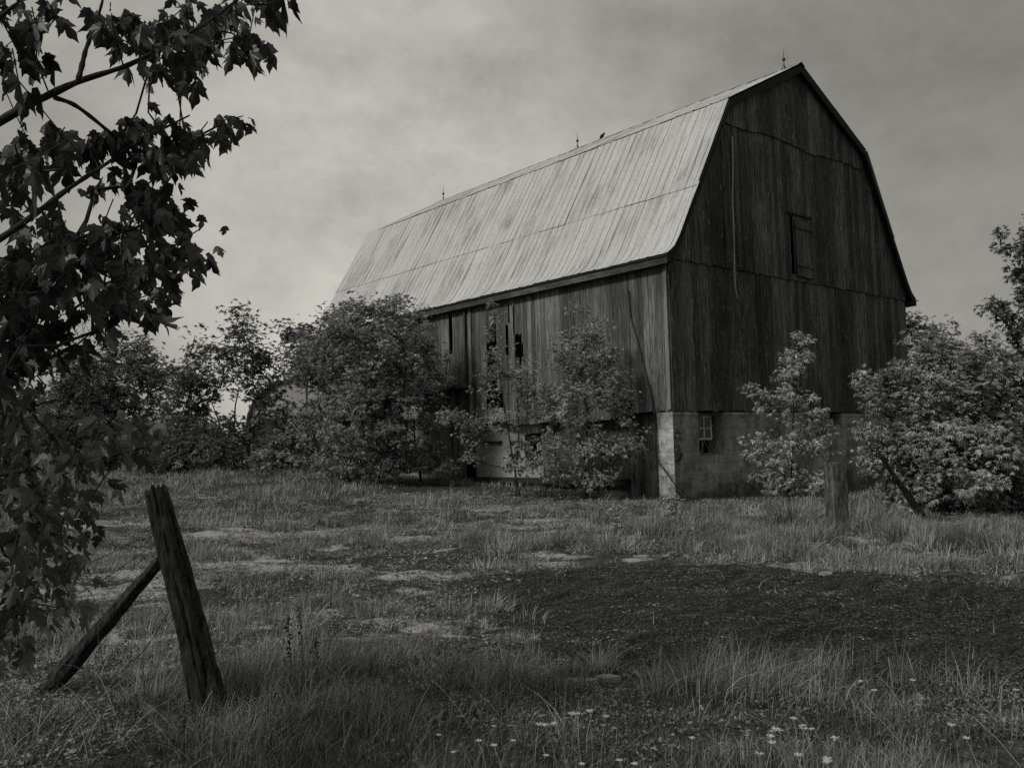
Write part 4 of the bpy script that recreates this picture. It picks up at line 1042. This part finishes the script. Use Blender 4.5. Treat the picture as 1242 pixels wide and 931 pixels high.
for pts, hh, lb, gp_ in sets:
    for i, (px, py) in enumerate(pts):
        if ('tight' not in lb and i % 3 == 2) or ('verge' in lb and i % 2): continue
        h = hh*rng.uniform(.8, 1.2); loc = fl_root(px, py, h)
        k = int(rng.integers(0, 3))
        if k in used or True:
            if k not in used:
                used.add(k); pr = protos[k]; s = h/.3; pr.location = loc; pr.scale = (s*.5+.5, s*.5+.5, s); tag(pr, lb, 'flower', gp_)
            else: make_flower('daisy', lb, gp_, loc, h, 0, 0, protos[k])
# dark dock stalks in the middle of the verge
for i, (px, py0, py1, lb) in enumerate([(366, 815, 735, 'tallest dark seedy weed stalk right of the leaning post'), (352, 830, 745, 'thin dark weed stalk leaning beside the tallest one'), (385, 830, 772, 'short dark weed stalk with sparse side twigs')]):
    p0 = gnd(px, py0+20); d_ = np.linalg.norm(p0-CAM); top = at(px-3, py1, d_)
    rt = empty('weed_stalk', p0, lb, 'weed', 'dark weed stalks right of the leaning post')
    t = MB(); t.tube([p0, p0*.6+top*.4+RT*.01, top], [.003, .0025, .0015], 5)
    for k in range(9):
        s = .35+.07*k; q = p0*(1-s)+top*s; v = rnd_dir(1)[0]*[1, 1, .3]+[0, 0, .6]; t.tube([q, q+v*.06], .0012, 4)
    t.build('stem', M['bark'], rt)
    C = np.array([p0*(1-s)+top*s for s in np.linspace(.5, 1, 34)])+rng.normal(size=(34, 3))*.008
    scatter_leaves('seed_head', C, rnd_dir(34), rnd_dir(34), .015, W3[0], W3[1], M['bark'], rt)
for i, (x0, y0, x1, y1, lb) in enumerate([(348, 908, 393, 822, 'long pale bent straw stalk right of the leaning post'), (388, 890, 404, 830, 'shorter pale dry stalk beside the long bent one')]):
    p0 = gnd(x0, y0); d_ = np.linalg.norm(p0-CAM); top = at(x1, y1, d_+.1)
    t = MB(); t.tube([p0, p0*.5+top*.5-RT*.012, top], [.003, .0025, .001], 5); tag(t.build('dry_stalk', M['straw'], loc=p0), lb, 'stalk')
# young plant by the foundation corner, burdock-like weeds
for (px, py, hh, n, lb) in [(818, 640, .55, 70, 'young upright leafy weed in front of the pale pier'), (745, 650, .4, 60, 'low leafy weed in the tussocks before the barn side')]:
    p0 = gnd(px, py); rt = empty('leafy_weed', p0, lb, 'weed')
    t = MB(); t.tube([p0, p0+[.02, 0, hh*.6], p0+[.0, .02, hh]], [.008, .006, .003], 5); t.build('stem', M['twig'], rt)
    s = rng.random(n)**.6; C = p0+np.stack([rng.normal(size=n)*.08, rng.normal(size=n)*.08, s*hh], 1)
    scatter_leaves('leaves', C, rnd_dir(n)*[1, 1, .5]+[0, 0, -.1], np.tile([0, 0, 1.], (n, 1))+rnd_dir(n)*.3, .075, W3[0], W3[1], M['leafB'], rt)
# ivy at the foundation corner
n = 260; u = rng.random(n); C = np.stack([.02+.16*rng.random(n)+.05*np.sin(u*9), -.02-.05*rng.random(n), .95+.75*u], 1)
iv = empty('ivy', (0.05, -.03, 0), 'small dark ivy patch climbing the foundation corner', 'ivy')
scatter_leaves('leaves', C, rnd_dir(n)*[1, .5, 1]+[0, 0, -.4], np.tile([0, -1., 0], (n, 1))+rnd_dir(n)*.5, .06, W3[0], W3[1], M['leafA'], iv)
t = MB(); t.tube([(.05, -.02, -.05), (.12, -.02, .5), (.08, -.02, 1.0), (.14, -.02, 1.6)], .008, 5); t.build('stem', M['bark'], iv)
# flat stones / slabs
for (px, py, w_, d_, lb) in [(705, 829, .13, .05, 'pale flat stone slab lying in the verge below the gravel'), (735, 826, .09, .04, 'smaller pale stone just right of the verge slab'), (885, 655, .42, .10, 'long pale slab in the grass left of the gatepost'), (778, 676, .13, .07, 'small pale slab at the edge of the gravel before the barn side'), (1003, 698, .07, .05, 'small white stone at the gravel edge before the gatepost')]:
    c = gnd(px, py); k = 11; a = np.arange(k)/k*6.28; r_ = 1+(rng.random(k)-.5)*.5
    P = np.stack([c[0]+(np.cos(a)*w_*RT[0]+np.sin(a)*d_*FW[0])*r_, c[1]+(np.cos(a)*w_*RT[1]+np.sin(a)*d_*FW[1])*r_, np.full(k, c[2]-.05)], 1)
    P2 = (P-c)*.92+c; P2[:, 2] = c[2]+.02+.01*rng.random(k)
    V = np.concatenate([P, P2, [[c[0], c[1], c[2]+.028]]]); j = np.arange(k); j2 = (j+1) % k
    o = mesh_obj('flat_stone', V, [np.stack([j, j2, k+j2, k+j], 1), np.stack([np.full(k, 2*k), k+j, k+j2], 1)], M['slab'], loc=c); tag(o, lb, 'stone')

# ------------------------------------------------------------------ light
SUN = Vector((-.90, .07, .66)).normalized()
sl = bpy.data.lights.new('sun', 'SUN'); so = bpy.data.objects.new('sun', sl); COL.objects.link(so)
sl.energy = 1.5; sl.angle = R(10); sl.color = (1, .98, .92); so.rotation_euler = SUN.to_track_quat('Z', 'Y').to_euler()
w = bpy.data.worlds.new('World'); scn.world = w; w.use_nodes = True; nt = w.node_tree
bg = nt.nodes['Background']; sky = N(nt, 'ShaderNodeTexSky', sky_type='NISHITA'); sky.sun_disc = False
sky.sun_elevation = math.asin(SUN.z); sky.sun_rotation = math.atan2(SUN.x, SUN.y)
bw = N(nt, 'ShaderNodeRGBToBW'); L(nt, sky.outputs[0], bw.inputs[0])
tc = N(nt, 'ShaderNodeTexCoord'); v = tc.outputs['Generated']
mp = N(nt, 'ShaderNodeMapping'); mp.inputs['Scale'].default_value = (1, 1, 1.7); L(nt, v, mp.inputs['Vector'])
c1 = noise(nt, mp.outputs[0], 2.6, 7, .58); c2 = noise(nt, mp.outputs[0], 9, 9, .72)
cl = op(nt, 'ADD', mul(nt, ramp(nt, c1, [(.32, .70), (.68, 1.22)]), 1.0), op(nt, 'ADD', mul(nt, op(nt, 'SUBTRACT', c2, .5), .5), mul(nt, op(nt, 'SUBTRACT', noise(nt, v, 60, 6, .75), .5), .16)))
dv = N(nt, 'ShaderNodeVectorMath', operation='DOT_PRODUCT'); L(nt, v, dv.inputs[0]); bd_ = ray(500, 260); bd_ = bd_/np.linalg.norm(bd_); dv.inputs[1].default_value = list(bd_)
thin = ramp(nt, dv.outputs['Value'], [(.78, .46), (.90, .58), (.955, .84), (.985, 1.12), (1.0, 1.35)])
sz_ = N(nt, 'ShaderNodeSeparateXYZ'); L(nt, v, sz_.inputs[0])
zen = op(nt, 'ADD', 1.0, mul(nt, ramp(nt, sz_.outputs['Z'], [(.42, 0), (1.0, 1)]), 1.8))
cl = mul(nt, mul(nt, mul(nt, cl, thin), 3.25), zen)
tot = op(nt, 'ADD', cl, mul(nt, bw.outputs[0], .12))
cc = N(nt, 'ShaderNodeCombineColor'); L(nt, tot, cc.inputs[0]); L(nt, mul(nt, tot, .980), cc.inputs[1]); L(nt, mul(nt, tot, .885), cc.inputs[2])
L(nt, cc.outputs[0], bg.inputs['Color']); bg.inputs['Strength'].default_value = .1
scn.view_settings.view_transform = 'Standard'; scn.view_settings.look = 'None'; scn.view_settings.exposure = .4; scn.view_settings.gamma = 1
scn.render.engine = 'CYCLES'; scn.cycles.use_denoising = False
scn.cycles.max_bounces = 6; scn.cycles.diffuse_bounces = 3; scn.cycles.transparent_max_bounces = 4
